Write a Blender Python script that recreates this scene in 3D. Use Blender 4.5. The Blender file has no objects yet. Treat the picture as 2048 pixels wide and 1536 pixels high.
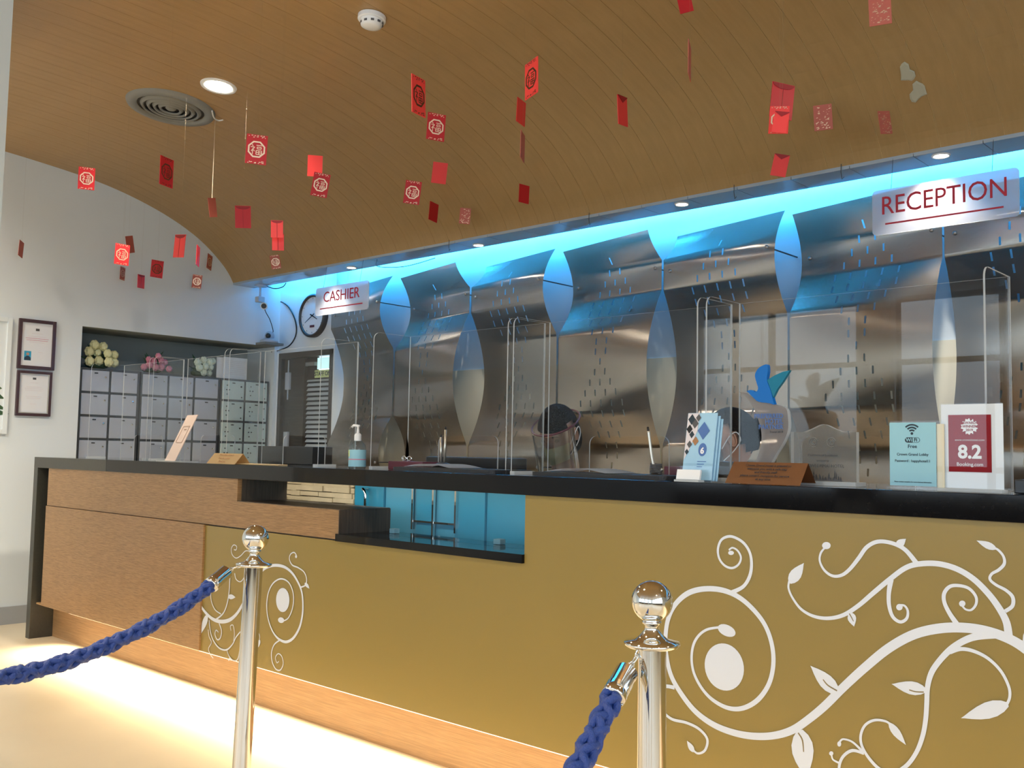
import bpy, bmesh, math, random
from mathutils import Vector, Matrix, Euler
random.seed(7)
sc = bpy.context.scene
col = sc.collection
PI = math.pi
# ------------------------------------------------------------------ camera
F, W, H = 1971.0, 2048.0, 1536.0
CAM = Vector((0, 0, 1.176))
R = Matrix(((0.7346, 0.0344, 0.6776), (0.6782, -0.0646, -0.7320), (0.0186, 0.9973, -0.0708)))
cam = bpy.data.objects.new('camera', bpy.data.cameras.new('camera'))
col.objects.link(cam)
q = R.to_quaternion().normalized()
cam.matrix_world = Matrix.Translation(CAM) @ q.to_matrix().to_4x4()
cam.data.sensor_width = 36
cam.data.lens = F / W * 36
cam.data.clip_start = .05
sc.camera = cam
R = q.to_matrix()

def ray(px, py):
    return (R @ Vector((px - W / 2, -(py - H / 2), -F))).normalized()

def hit(px, py, ax, val):
    """measured picture point -> world point on the plane axis=val"""
    r = ray(px, py)
    return CAM + r * ((val - CAM[ax]) / r[ax])

# ------------------------------------------------------------------ world, light, exposure
wd = bpy.data.worlds.new('sky'); sc.world = wd; wd.use_nodes = True
bg = wd.node_tree.nodes['Background']
bg.inputs[0].default_value = (0.70, 0.86, 1.0, 1); bg.inputs[1].default_value = 3.6
sc.view_settings.view_transform = 'Standard'; sc.view_settings.look = 'None'
sc.view_settings.gamma = 1; sc.view_settings.use_curve_mapping = False
sc.view_settings.exposure = 0.32
sc.cycles.use_denoising = True
sc.cycles.max_bounces = 9; sc.cycles.diffuse_bounces = 4; sc.cycles.glossy_bounces = 4
sc.cycles.transparent_max_bounces = 24; sc.cycles.sample_clamp_indirect = 6
sc.cycles.caustics_reflective = False; sc.cycles.caustics_refractive = False

XL, YB, YC = -6.87, 4.60, 2.494        # left wall, back wall, counter front
XR, YF = 3.6, -5.5                     # far right wall, window front behind the camera

def area(name, loc, rot, sx, sy, e, c, portal=False, spread=None):
    l = bpy.data.lights.new(name, 'AREA'); l.shape = 'RECTANGLE'; l.size = sx; l.size_y = sy
    l.energy = e; l.color = c
    if portal: l.cycles.is_portal = True
    if spread: l.spread = spread
    o = bpy.data.objects.new(name, l); o.location = loc; o.rotation_euler = rot; col.objects.link(o)
    return o
area('window_portal', ((XL + XR) / 2, YF - .12, 1.6), (PI / 2, 0, 0), XR - XL, 3.2, 1, (1, 1, 1), True)
area('window_portal_side', (XR + .12, -1.6, 1.6), (PI / 2, 0, PI / 2), 6.6, 3.2, 1, (1, 1, 1), True)
# blue strip lying on the cornice behind the soffit lip
area('blue_cove_light', (-2.1, 4.60, 2.62), (math.radians(80), 0, 0), 8.0, .03, 84, (0.03, .42, 1.0))
area('blue_cove_light_end', (-6.48, 4.49, 2.60), (math.radians(80), 0, 0), .66, .03, 5, (0.03, .42, 1.0))
# warm strip under the overhanging counter front
area('counter_floor_light', (-1.9, 2.535, .195), (math.radians(-27), 0, 0), 8.0, .02, 105, (1.0, .84, .58), spread=math.radians(104))
# added fill light under the counter top, brightening the stone and blue panels
area('added_desk_fill', (-3.4, 2.80, 1.03), (math.radians(40), 0, 0), 2.2, .03, 1.5, (1, .93, .8))

def spot(name, loc, e, c, ang=70, blend=.6, rot=(0, 0, 0), r=.03):
    l = bpy.data.lights.new(name, 'SPOT'); l.energy = e; l.color = c; l.spot_size = math.radians(ang)
    l.spot_blend = blend; l.shadow_soft_size = r
    o = bpy.data.objects.new(name, l); o.location = loc; o.rotation_euler = rot; col.objects.link(o)

# ------------------------------------------------------------------ materials
def new_mat(name):
    m = bpy.data.materials.new(name); m.use_nodes = True
    return m, m.node_tree.nodes, m.node_tree.links, m.node_tree.nodes['Principled BSDF']

def mat(name, c, rough=.5, metal=0, emit=None, es=0, spec=.5, coat=0, noise=0, nscale=8, bump=0, bscale=60, trans=0, sheen=0):
    m, n, l, b = new_mat(name)
    b.inputs['Base Color'].default_value = (*c, 1); b.inputs['Roughness'].default_value = rough
    b.inputs['Metallic'].default_value = metal; b.inputs['Specular IOR Level'].default_value = spec
    b.inputs['Coat Weight'].default_value = coat
    b.inputs['Transmission Weight'].default_value = trans
    if emit: b.inputs['Emission Color'].default_value = (*emit, 1); b.inputs['Emission Strength'].default_value = es
    tc = n.new('ShaderNodeTexCoord')
    if noise:
        t = n.new('ShaderNodeTexNoise'); t.inputs['Scale'].default_value = nscale; t.inputs['Detail'].default_value = 5
        l.new(tc.outputs['Object'], t.inputs['Vector'])
        mx = n.new('ShaderNodeMix'); mx.data_type = 'RGBA'
        mx.inputs['A'].default_value = (*[v * (1 - noise) for v in c], 1)
        mx.inputs['B'].default_value = (*[min(1, v * (1 + noise)) for v in c], 1)
        l.new(t.outputs['Fac'], mx.inputs['Factor']); l.new(mx.outputs['Result'], b.inputs['Base Color'])
    if bump:
        t = n.new('ShaderNodeTexNoise'); t.inputs['Scale'].default_value = bscale; t.inputs['Detail'].default_value = 4
        l.new(tc.outputs['Object'], t.inputs['Vector'])
        bp = n.new('ShaderNodeBump'); bp.inputs['Strength'].default_value = bump; bp.inputs['Distance'].default_value = .01
        l.new(t.outputs['Fac'], bp.inputs['Height']); l.new(bp.outputs['Normal'], b.inputs['Normal'])
    return m

def wood(name, c1, c2, scl, rough=.4, stretch=(1, 1, 1), coat=0, bump=.15, lines=True):
    """streaky veneer: noise stretched along the grain"""
    m, n, l, b = new_mat(name)
    tc = n.new('ShaderNodeTexCoord'); mp = n.new('ShaderNodeMapping'); mp.inputs['Scale'].default_value = stretch
    l.new(tc.outputs['Object'], mp.inputs['Vector'])
    t = n.new('ShaderNodeTexNoise'); t.inputs['Scale'].default_value = scl; t.inputs['Detail'].default_value = 6
    t.inputs['Roughness'].default_value = .6
    l.new(mp.outputs['Vector'], t.inputs['Vector'])
    r = n.new('ShaderNodeValToRGB'); r.color_ramp.elements[0].position = .32; r.color_ramp.elements[1].position = .68
    r.color_ramp.elements[0].color = (*c1, 1); r.color_ramp.elements[1].color = (*c2, 1)
    l.new(t.outputs['Fac'], r.inputs['Fac']); l.new(r.outputs['Color'], b.inputs['Base Color'])
    bp = n.new('ShaderNodeBump'); bp.inputs['Strength'].default_value = bump; bp.inputs['Distance'].default_value = .003
    l.new(t.outputs['Fac'], bp.inputs['Height']); l.new(bp.outputs['Normal'], b.inputs['Normal'])
    b.inputs['Roughness'].default_value = rough; b.inputs['Coat Weight'].default_value = coat
    return m

M = {}
M['wall'] = mat('painted_wall', (.72, .77, .80), .7, noise=.04, nscale=1.5)
M['cream'] = mat('cream_tone', (.78, .70, .52), .7)
M['baseb'] = mat('grey_stone_base', (.38, .39, .40), .3, noise=.1)
M['floor'] = mat('cream_floor', (.78, .66, .47), .32, noise=.07, nscale=3)
M['ceil'] = wood('ceiling_veneer', (.335, .203, .077), (.38, .232, .093), 5, .38, (8, 1.2, 1.2), bump=.03)
M['groove'] = mat('groove_glint', (.90, .66, .36), .4)  # bright tan stands in for light caught along the groove edges
M['wood'] = wood('counter_veneer', (.195, .105, .040), (.37, .215, .095), 9, .38, (2.2, 1, 40), bump=.2)
M['kick'] = wood('kick_veneer', (.30, .17, .075), (.50, .31, .15), 7, .4, (1.0, 1, 60), bump=.2)
M['dwood'] = wood('dark_veneer', (.055, .038, .026), (.10, .07, .048), 8, .4, (14, 14, .8), bump=.1)
M['stone'] = mat('black_granite', (.005, .005, .006), .06, noise=.5, nscale=90, spec=.22)
M['greyst'] = mat('dark_grey_edge', (.045, .045, .038), .3, noise=.2, nscale=90, spec=.3)
M['olive'] = mat('olive_lacquer', (.25, .178, .045), .33, noise=.02, nscale=3)
M['decal'] = mat('white_vinyl', (.70, .74, .82), .5)
M['dkline'] = mat('leaf_vein', (.22, .17, .08), .5)
M['chrome'] = mat('chrome', (.82, .82, .80), .05, 1)
M['brushedpole'] = mat('polished_pole', (.70, .69, .67), .07, 1)
M['bolt'] = mat('steel_bolt', (.35, .34, .33), .3, 1)
M['rope'] = mat('blue_rope', (.014, .050, .25), .5, bump=.4, bscale=300)
M['white'] = mat('white_plastic', (.82, .82, .82), .35)
M['whitecard'] = mat('white_card', (.80, .81, .83), .5)
M['paper'] = mat('paper', (.86, .86, .88), .6)
M['pinkpaper'] = mat('peach_card', (.82, .64, .55), .5)
M['brass'] = mat('gold_card', (.68, .48, .24), .45, .2)
M['copper'] = mat('copper_plate', (.42, .21, .10), .4, .5)
M['black'] = mat('black_plastic', (.012, .012, .013), .3)
M['leather'] = mat('black_leather', (.012, .012, .014), .38, bump=.3, bscale=300)
M['maroon'] = mat('maroon_leather', (.10, .012, .025), .4)
M['dgrey'] = mat('dark_grey', (.08, .08, .085), .5)
M['niche'] = mat('niche_plaster', (.30, .33, .32), .8, noise=.1, nscale=3)
M['cab'] = mat('locker_frame_paint', (.06, .065, .07), .5)
M['safe'] = mat('locker_door_paint', (.50, .53, .60), .35, .25, noise=.05)
M['safe2'] = mat('locker_door_pale', (.62, .74, .72), .35, .15, noise=.05)
M['vent'] = mat('grey_vent', (.20, .20, .19), .5)
M['ventdk'] = mat('vent_gap', (.025, .022, .02), .7)
M['bluepan'] = mat('blue_gloss', (.04, .33, .52), .16)
M['bluecab'] = mat('blue_gloss_light', (.09, .42, .62), .16)
M['stones'] = mat('split_stone', (.66, .54, .34), .8, noise=.2, nscale=14, bump=.5, bscale=30)
M['mortar'] = mat('dark_mortar', (.10, .075, .045), .9)  # dark joints between the stones
M['ered'] = mat('red_paper', (.52, .010, .016), .4)
M['ered2'] = mat('bright_red_paper', (.85, .05, .045), .45)
M['ered3'] = mat('faded_red_paper', (.50, .12, .085), .55)
M['edark'] = mat('dark_red_flap', (.30, .006, .01), .5)
M['flap2'] = mat('pale_red_flap', (.85, .22, .16), .5)
M['gold'] = mat('gold_foil', (.95, .72, .52), .3, .75)
M['golddk'] = mat('dull_foil', (.10, .045, .02), .3, .4)
M['thread'] = mat('nylon_thread', (.32, .24, .14), .6)
M['tape'] = mat('pale_thread', (.55, .45, .32), .4)
M['lamp'] = mat('lamp_glow', (1, 1, 1), .5, emit=(1, .93, .75), es=14)
M['spotglow'] = mat('spot_glow', (1, 1, 1), .5, emit=(1, .93, .80), es=30)
M['led'] = mat('warm_strip', (1, 1, 1), .5, emit=(1, .8, .5), es=3)
M['signred'] = mat('sign_red', (.45, .012, .03), .4)
M['wifi'] = mat('pale_blue_card', (.30, .57, .66), .5)
M['ink'] = mat('dark_ink', (.015, .03, .045), .5)
M['redcard'] = mat('crimson_card', (.28, .006, .012), .5, spec=.2)
M['bro'] = mat('pale_blue_paper', (.36, .60, .78), .5)
M['greyfig'] = mat('pale_grey_print', (.72, .66, .68), .5)
M['trophyblue'] = mat('blue_acrylic', (.003, .14, .50), .3, spec=.2)
M['trophyteal'] = mat('teal_acrylic', (.004, .17, .28), .3, spec=.2)
M['bluetext'] = mat('blue_print', (.07, .16, .42), .5)
M['skin'] = mat('skin', (.46, .25, .17), .5)
M['hair'] = mat('black_hair', (.006, .005, .005), .75, bump=.5, bscale=200, spec=.08)
M['mask'] = mat('yellow_mask', (.60, .55, .25), .7)
M['cloth'] = mat('dark_uniform', (.05, .03, .045), .8)
M['cloth2'] = mat('grey_uniform', (.16, .14, .15), .8)
M['eye'] = mat('eye', (.02, .012, .01), .2)
M['lip'] = mat('lips', (.35, .10, .09), .4)
M['rose'] = mat('cream_petals', (.72, .70, .40), .7)
M['rosew'] = mat('white_petals', (.66, .74, .60), .7)
M['rosep'] = mat('pink_petals', (.62, .22, .30), .7)
M['leaf'] = mat('leaf_green', (.035, .08, .03), .6)
M['doorwd'] = wood('door_veneer', (.035, .027, .020), (.065, .05, .038), 7, .3, (1, 1, 14), bump=.1)
M['slat'] = mat('louvre_slat', (.55, .60, .62), .35, .2)
M['sky'] = mat('daylight_glow_pane', (.5, .8, .8), .4, emit=(.55, .85, .85), es=.8)  # daylight behind the door pane put in as its own glow
M['lime'] = mat('lime_sign', (.62, .72, .30), .5)
M['framewd'] = mat('dark_frame', (.055, .022, .022), .35)
M['silver'] = mat('silver_frame', (.62, .58, .50), .3, .8)
M['photo'] = mat('photo_print', (.75, .76, .80), .5)
M['camgrey'] = mat('camera_housing', (.42, .46, .52), .4)
M['soffit'] = mat('soffit_gloss', (.30, .36, .42), .42, spec=1, coat=.5)  # blue cove light on the white soffit partly put into the base colour
M['patch'] = mat('pale_patch', (.42, .40, .30), .6)
M['clockdk'] = mat('clock_rim', (.05, .045, .045), .3)
M['column'] = mat('pale_column', (.66, .74, .76), .6)
M['frost'] = None

def glassy(name, tint=(.93, .96, .96), refl=.55, rough=.0, ior=1.49):
    m, n, l, b = new_mat(name); n.remove(b)
    out = n['Material Output']
    t = n.new('ShaderNodeBsdfTransparent'); t.inputs[0].default_value = (*tint, 1)
    g = n.new('ShaderNodeBsdfGlossy'); g.inputs['Roughness'].default_value = rough
    lw = n.new('ShaderNodeLayerWeight'); lw.inputs[0].default_value = .5
    pw = n.new('ShaderNodeMath'); pw.operation = 'POWER'; pw.inputs[1].default_value = 5
    fr = n.new('ShaderNodeMath'); fr.operation = 'MULTIPLY_ADD'; fr.inputs[1].default_value = .96; fr.inputs[2].default_value = .04
    l.new(lw.outputs['Facing'], pw.inputs[0]); l.new(pw.outputs[0], fr.inputs[0])
    mm = n.new('ShaderNodeMath'); mm.operation = 'MULTIPLY'; mm.inputs[1].default_value = refl; mm.use_clamp = True
    mx = n.new('ShaderNodeMixShader')
    l.new(fr.outputs[0], mm.inputs[0]); l.new(mm.outputs[0], mx.inputs[0])
    l.new(t.outputs[0], mx.inputs[1]); l.new(g.outputs[0], mx.inputs[2]); l.new(mx.outputs[0], out.inputs[0])
    return m
M['acry'] = glassy('clear_acrylic', (.965, .975, .98), .45)
M['bottle'] = glassy('clear_bottle', (.86, .92, .94), 1.3)
M['shield'] = glassy('face_shield_film', (.90, .93, .95), 13.0, .12)

def frosted(name, c, a=.5, rough=.35):
    """milky acrylic: part diffuse, part see-through"""
    m, n, l, b = new_mat(name)
    out = n['Material Output']; b.inputs['Base Color'].default_value = (*c, 1); b.inputs['Roughness'].default_value = rough
    t = n.new('ShaderNodeBsdfTransparent'); tr = n.new('ShaderNodeBsdfTranslucent'); tr.inputs[0].default_value = (*c, 1)
    m1 = n.new('ShaderNodeMixShader'); m1.inputs[0].default_value = .45
    m2 = n.new('ShaderNodeMixShader'); m2.inputs[0].default_value = a
    l.new(b.outputs[0], m1.inputs[1]); l.new(tr.outputs[0], m1.inputs[2])
    l.new(t.outputs[0], m2.inputs[1]); l.new(m1.outputs[0], m2.inputs[2]); l.new(m2.outputs[0], out.inputs[0])
    return m
M['acredge'] = frosted('acrylic_edge', (.80, .84, .86), .75)
M['frost'] = frosted('frosted_acrylic', (.72, .74, .80), .62)
M['trophyglass'] = frosted('smoky_acrylic', (.36, .32, .31), .62, .3)
M['plaqueglass'] = frosted('clear_plaque', (.36, .34, .30), .42, .3)

def steel():
    m, n, l, b = new_mat('brushed_steel')
    b.inputs['Metallic'].default_value = 1; b.inputs['Roughness'].default_value = .2
    b.inputs['Base Color'].default_value = (.64, .565, .49, 1)
    tg = n.new('ShaderNodeTangent'); tg.direction_type = 'UV_MAP'; tg.uv_map = 'UVMap'
    b.inputs['Anisotropic'].default_value = .82; l.new(tg.outputs[0], b.inputs['Tangent'])
    tc = n.new('ShaderNodeTexCoord'); mp = n.new('ShaderNodeMapping'); mp.inputs['Scale'].default_value = (.25, 20, 55)
    l.new(tc.outputs['Object'], mp.inputs['Vector'])
    t = n.new('ShaderNodeTexNoise'); t.inputs['Scale'].default_value = 3; t.inputs['Detail'].default_value = 4
    l.new(mp.outputs['Vector'], t.inputs['Vector'])
    mr = n.new('ShaderNodeMapRange'); mr.inputs[3].default_value = .21; mr.inputs[4].default_value = .25
    l.new(t.outputs['Fac'], mr.inputs[0]); l.new(mr.outputs[0], b.inputs['Roughness'])
    return m


M['steel'] = steel()
# ------------------------------------------------------------------ mesh helpers (all in world space)
def link(name, me, m, parent=None, smooth=False):
    o = bpy.data.objects.new(name, me)
    for k in (m if isinstance(m, (list, tuple)) else [m]):
        if k is not None: me.materials.append(k)
    if smooth:
        for p in me.polygons: p.use_smooth = True
    col.objects.link(o)
    if parent is not None:
        o.parent = parent
        o.matrix_parent_inverse = wm(parent).inverted()
    return o

def wm(o):
    m = o.matrix_basis.copy()
    if o.parent: m = wm(o.parent) @ o.matrix_parent_inverse @ m
    return m

def obj(name, bm, m, parent=None, smooth=False, label=None):
    me = bpy.data.meshes.new(name); bm.normal_update(); bm.to_mesh(me); bm.free()
    o = link(name, me, m, parent, smooth)
    if label: o['label'] = label
    return o

def tag(o, label, cat, group=None):
    o['label'] = label; o['category'] = cat
    if group: o['group'] = group
    return o

def thing(name, label, cat, loc=(0, 0, 0), group=None):
    o = bpy.data.objects.new(name, None); o.location = loc; o.empty_display_size = .05
    col.objects.link(o)
    return tag(o, label, cat, group)

def struct(name, bm, m, parent=None, smooth=False):
    o = obj(name, bm, m, parent, smooth); o['kind'] = 'structure'
    return o

def B(): return bmesh.new()

def box(bm, lo, hi, bevel=0, mi=0):
    x0, y0, z0 = [min(a, b) for a, b in zip(lo, hi)]; x1, y1, z1 = [max(a, b) for a, b in zip(lo, hi)]
    v = [bm.verts.new(c) for c in ((x0, y0, z0), (x1, y0, z0), (x1, y1, z0), (x0, y1, z0), (x0, y0, z1), (x1, y0, z1), (x1, y1, z1), (x0, y1, z1))]
    fs = [bm.faces.new([v[i] for i in f]) for f in ((3, 2, 1, 0), (4, 5, 6, 7), (0, 1, 5, 4), (1, 2, 6, 5), (2, 3, 7, 6), (3, 0, 4, 7))]
    for f in fs: f.material_index = mi
    if bevel:
        es = set(e for f in fs for e in f.edges)
        bmesh.ops.bevel(bm, geom=list(es), offset=bevel, segments=2, affect='EDGES', profile=.6)
    return v

def obox(bm, M4, sx, sy, sz, bevel=0):
    """box of size s centred on x,y with its base at z=0, placed by M4"""
    n0 = len(bm.verts)
    bm2 = bmesh.new(); box(bm2, (-sx / 2, -sy / 2, 0), (sx / 2, sy / 2, sz), bevel)
    bm2.transform(M4); me = bpy.data.meshes.new('t'); bm2.to_mesh(me); bm2.free(); bm.from_mesh(me); bpy.data.meshes.remove(me)

def frame_at(d):
    d = Vector(d).normalized(); up = Vector((0, 0, 1)) if abs(d.z) < .95 else Vector((1, 0, 0))
    a = d.cross(up).normalized(); return a, a.cross(d).normalized(), d

def tube(bm, pts, r, n=8, caps=True, closed=False):
    pts = [Vector(p) for p in pts]; rings = []
    rr = r if isinstance(r, (list, tuple)) else [r] * len(pts)
    pa = None
    for i, p in enumerate(pts):
        if closed: d = pts[(i + 1) % len(pts)] - pts[i - 1]
        else: d = pts[min(i + 1, len(pts) - 1)] - pts[max(i - 1, 0)]
        if d.length < 1e-9: d = Vector((0, 0, 1))
        a, b, dd = frame_at(d)
        if pa is not None:
            a = (pa - dd * pa.dot(dd)); a = a.normalized() if a.length > 1e-6 else frame_at(d)[0]; b = a.cross(dd)
        pa = a
        rings.append([bm.verts.new(p + (a * math.cos(t) + b * math.sin(t)) * rr[i]) for t in [2 * PI * k / n for k in range(n)]])
    m = len(rings)
    for i in range(m if closed else m - 1):
        A, C = rings[i], rings[(i + 1) % m]
        for k in range(n): bm.faces.new((A[k], A[(k + 1) % n], C[(k + 1) % n], C[k]))
    if caps and not closed: bm.faces.new(rings[0][::-1]); bm.faces.new(rings[-1])

def lathe(bm, prof, c, n=24, M4=None):
    """prof [(r,z)...] around vertical axis at c"""
    c = Vector(c); rings = []
    T = M4 if M4 else Matrix.Translation(c)
    for r, z in prof:
        if r < 1e-6: rings.append([bm.verts.new(T @ Vector((0, 0, z)))])
        else: rings.append([bm.verts.new(T @ Vector((r * math.cos(2 * PI * k / n), r * math.sin(2 * PI * k / n), z))) for k in range(n)])
    for A, C in zip(rings, rings[1:]):
        if len(A) == 1 and len(C) == 1: continue
        for k in range(n):
            k2 = (k + 1) % n
            if len(A) == 1: bm.faces.new((A[0], C[k2], C[k]))
            elif len(C) == 1: bm.faces.new((A[k], A[k2], C[0]))
            else: bm.faces.new((A[k], A[k2], C[k2], C[k]))

def prism(bm, poly, ax, v0, v1, mi_edge=0, mi=0):
    """poly of 2D points on the plane normal to ax, from v0 to v1"""
    def p3(p, v):
        return {0: (v, p[0], p[1]), 1: (p[0], v, p[1]), 2: (p[0], p[1], v)}[ax]
    a = [bm.verts.new(p3(p, v0)) for p in poly]; b = [bm.verts.new(p3(p, v1)) for p in poly]
    f1 = bm.faces.new(a); f2 = bm.faces.new(b[::-1]); f1.material_index = f2.material_index = mi
    n = len(poly)
    for i in range(n):
        f = bm.faces.new((a[(i + 1) % n], a[i], b[i], b[(i + 1) % n])); f.material_index = mi_edge
    bmesh.ops.recalc_face_normals(bm, faces=bm.faces)

def mprism(bm, poly, M4, t):
    """poly (x,z) in a local plane, thickness t along -y..., placed by M4"""
    a = [bm.verts.new(M4 @ Vector((p[0], 0, p[1]))) for p in poly]; b = [bm.verts.new(M4 @ Vector((p[0], t, p[1]))) for p in poly]
    bm.faces.new(a); bm.faces.new(b[::-1]); n = len(poly)
    for i in range(n): bm.faces.new((a[(i + 1) % n], a[i], b[i], b[(i + 1) % n]))
    bmesh.ops.recalc_face_normals(bm, faces=bm.faces)

def rrect(x0, z0, x1, z1, r, n=5, corners=(1, 1, 1, 1)):
    """rounded rectangle, corners bl, br, tr, tl"""
    out = []
    for (cx, cz, a0, on) in ((x0 + r, z0 + r, PI, corners[0]), (x1 - r, z0 + r, 1.5 * PI, corners[1]), (x1 - r, z1 - r, 0, corners[2]), (x0 + r, z1 - r, .5 * PI, corners[3])):
        if on:
            for k in range(n + 1): out.append((cx + r * math.cos(a0 + k * PI / 2 / n), cz + r * math.sin(a0 + k * PI / 2 / n)))
        else:
            out.append((x0 if cx < (x0 + x1) / 2 else x1, z0 if cz < (z0 + z1) / 2 else z1))
    return out

def ellipse(cx, cy, rx, ry, n=28, rot=0):
    return [(cx + rx * math.cos(t) * math.cos(rot) - ry * math.sin(t) * math.sin(rot), cy + rx * math.cos(t) * math.sin(rot) + ry * math.sin(t) * math.cos(rot)) for t in [2 * PI * k / n for k in range(n)]]

def sphere(bm, c, r, s=(1, 1, 1), u=16, v=10, M4=None):
    T = (M4 if M4 else Matrix.Identity(4)) @ Matrix.Translation(Vector(c)) @ Matrix.Diagonal((r * s[0], r * s[1], r * s[2], 1))
    bmesh.ops.create_uvsphere(bm, u_segments=u, v_segments=v, radius=1, matrix=T)

def text(name, body, size, M4, m, parent, ext=.0008, spacing=1, align='CENTER', bold=0, sx=1):
    cu = bpy.data.curves.new('txt', 'FONT'); cu.body = body; cu.size = size; cu.extrude = ext
    cu.align_x = align; cu.align_y = 'CENTER'; cu.space_character = spacing; cu.offset = bold; cu.resolution_u = 3
    o = bpy.data.objects.new('txt', cu); col.objects.link(o)
    dg = bpy.context.evaluated_depsgraph_get(); dg.update()
    me = bpy.data.meshes.new_from_object(o.evaluated_get(dg)); me.name = name
    bpy.data.objects.remove(o); bpy.data.curves.remove(cu)
    me.transform(M4 @ Matrix.Diagonal((sx, 1, 1, 1))); me.materials.clear()
    return link(name, me, m, parent)

def facing(x, y, z, yaw=0, tilt=0):
    """text matrix: letters upright, readable from -Y side, at x,y,z"""
    return Matrix.Translation((x, y, z)) @ Euler((PI / 2 + tilt, 0, yaw)).to_matrix().to_4x4()

def tmat(x, y, z, yaw=0, pitch=0, roll=0):
    """local frame: x right, -y towards viewer, z up"""
    return Matrix.Translation((x, y, z)) @ Matrix.Rotation(yaw, 4, 'Z') @ Matrix.Rotation(pitch, 4, 'X') @ Matrix.Rotation(roll, 4, 'Y')

def catmull(p, k=6):
    out = []
    for i in range(len(p) - 1):
        a, b, c, d = p[max(i - 1, 0)], p[i], p[i + 1], p[min(i + 2, len(p) - 1)]
        for j in range(k):
            t = j / k
            out.append(tuple(.5 * (2 * b[m] + (c[m] - a[m]) * t + (2 * a[m] - 5 * b[m] + 4 * c[m] - d[m]) * t * t + (3 * b[m] - a[m] - 3 * c[m] + d[m]) * t ** 3) for m in range(len(b))))
    out.append(p[-1]); return out

# ------------------------------------------------------------------ room shell
FL = -7.6
b = B(); box(b, (FL, YF - .2, -.1), (XR + .2, YB + .6, 0)); struct('floor', b, M['floor'])
# left wall with the locker niche cut out
b = B(); T = .7
NY0, NY1, NZ = 2.985, 4.56, 2.013
box(b, (XL - T, YF, 0), (XL, NY0, 3.6)); box(b, (XL - T, NY0, NZ), (XL, NY1, 3.6)); box(b, (XL - T, NY1, 0), (XL, YB + .3, 3.6))
wl = struct('wall_left', b, M['wall'])
b = B(); box(b, (XL - .62, NY0 - .001, 0), (XL - .40, NY1 + .001, NZ + .001)); box(b, (XL - .41, NY0 - .002, NZ - .001), (XL - .003, NY1 + .002, NZ + .02)); box(b, (XL - .41, NY0 - .012, 0), (XL - .003, NY0 + .001, NZ))
struct('wall_niche', b, M['niche'], wl)
b = B(); box(b, (XL, YF, 0), (XL + .012, 2.75, .115)); struct('baseboard_left', b, M['baseb'])
# back wall: plain by the door, recessed behind the steel
b = B()
box(b, (-6.12, 4.70, 0), (XR, 4.9, 3.6))
wbk = struct('wall_back', b, M['wall'])
b = B(); box(b, (XL - .01, YB, 1.958), (-6.12, 4.9, 3.6)); struct('wall_back_door_head', b, M['wall'])
b = B(); box(b, (-6.135, YB, 0), (-6.12, 4.9, 1.96)); struct('wall_back_door_jamb', b, M['wall'])
# cream band of the recess: warm light put into its colour
b = B(); box(b, (-6.119, 4.694, 0), (XR, 4.700, 1.74)); struct('wall_back_light_band', b, M['cream'], wbk)
b = B(); box(b, (XR, YF, 0), (XR + .2, -5.0, 3.6)); box(b, (XR, 1.8, 0), (XR + .2, YB + .3, 3.6)); box(b, (XR, -5.0, 3.05), (XR + .2, 1.8, 3.6)); box(b, (XR, -5.0, .55), (XR + .2, 1.8, .85))
struct('wall_right', b, M['wall'])
b = B(); box(b, (FL, YF - .2, 3.05), (XR + .2, YF, 3.6)); box(b, (FL, YF - .2, .75), (XR + .2, YF, .85))
for x in (-7.3, -4.6, -1.9, .8, 3.5): box(b, (x - .22, YF - .2, .2), (x + .22, YF, 3.05))
struct('wall_front', b, M['wall'])
b = B(); box(b, (FL, YF - .19, 0), (XR + .19, YF - .005, .75)); box(b, (XR + .005, -5.0, 0), (XR + .19, 1.8, .55)); struct('trim_5', b, M['dwood'])  # unseen dark wall below the sills, added to darken the granite's reflection
# mullions of the lobby windows behind the camera
k = 0
for x0 in (-7.08, -4.38, -1.68, 1.02):
    k += 1; b = B(); w = 2.26
    for x in (x0, x0 + w / 2, x0 + w): box(b, (x - .03, YF - .14, .2), (x + .03, YF - .06, 3.05))
    for z in (.23, 1.1, 2.3, 3.02): box(b, (x0, YF - .13, z - .03), (x0 + w, YF - .07, z + .03))
    struct('window_%d' % k, b, M['dgrey'])
b = B()
for y in (-4.97, -3.3, -1.6, .1, 1.77): box(b, (XR + .06, y - .03, .25), (XR + .14, y + .03, 3.05))
for z in (.28, 1.1, 2.3, 3.02): box(b, (XR + .07, -5, z - .03), (XR + .13, 1.8, z + .03))
struct('window_5', b, M['dgrey'])

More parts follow.
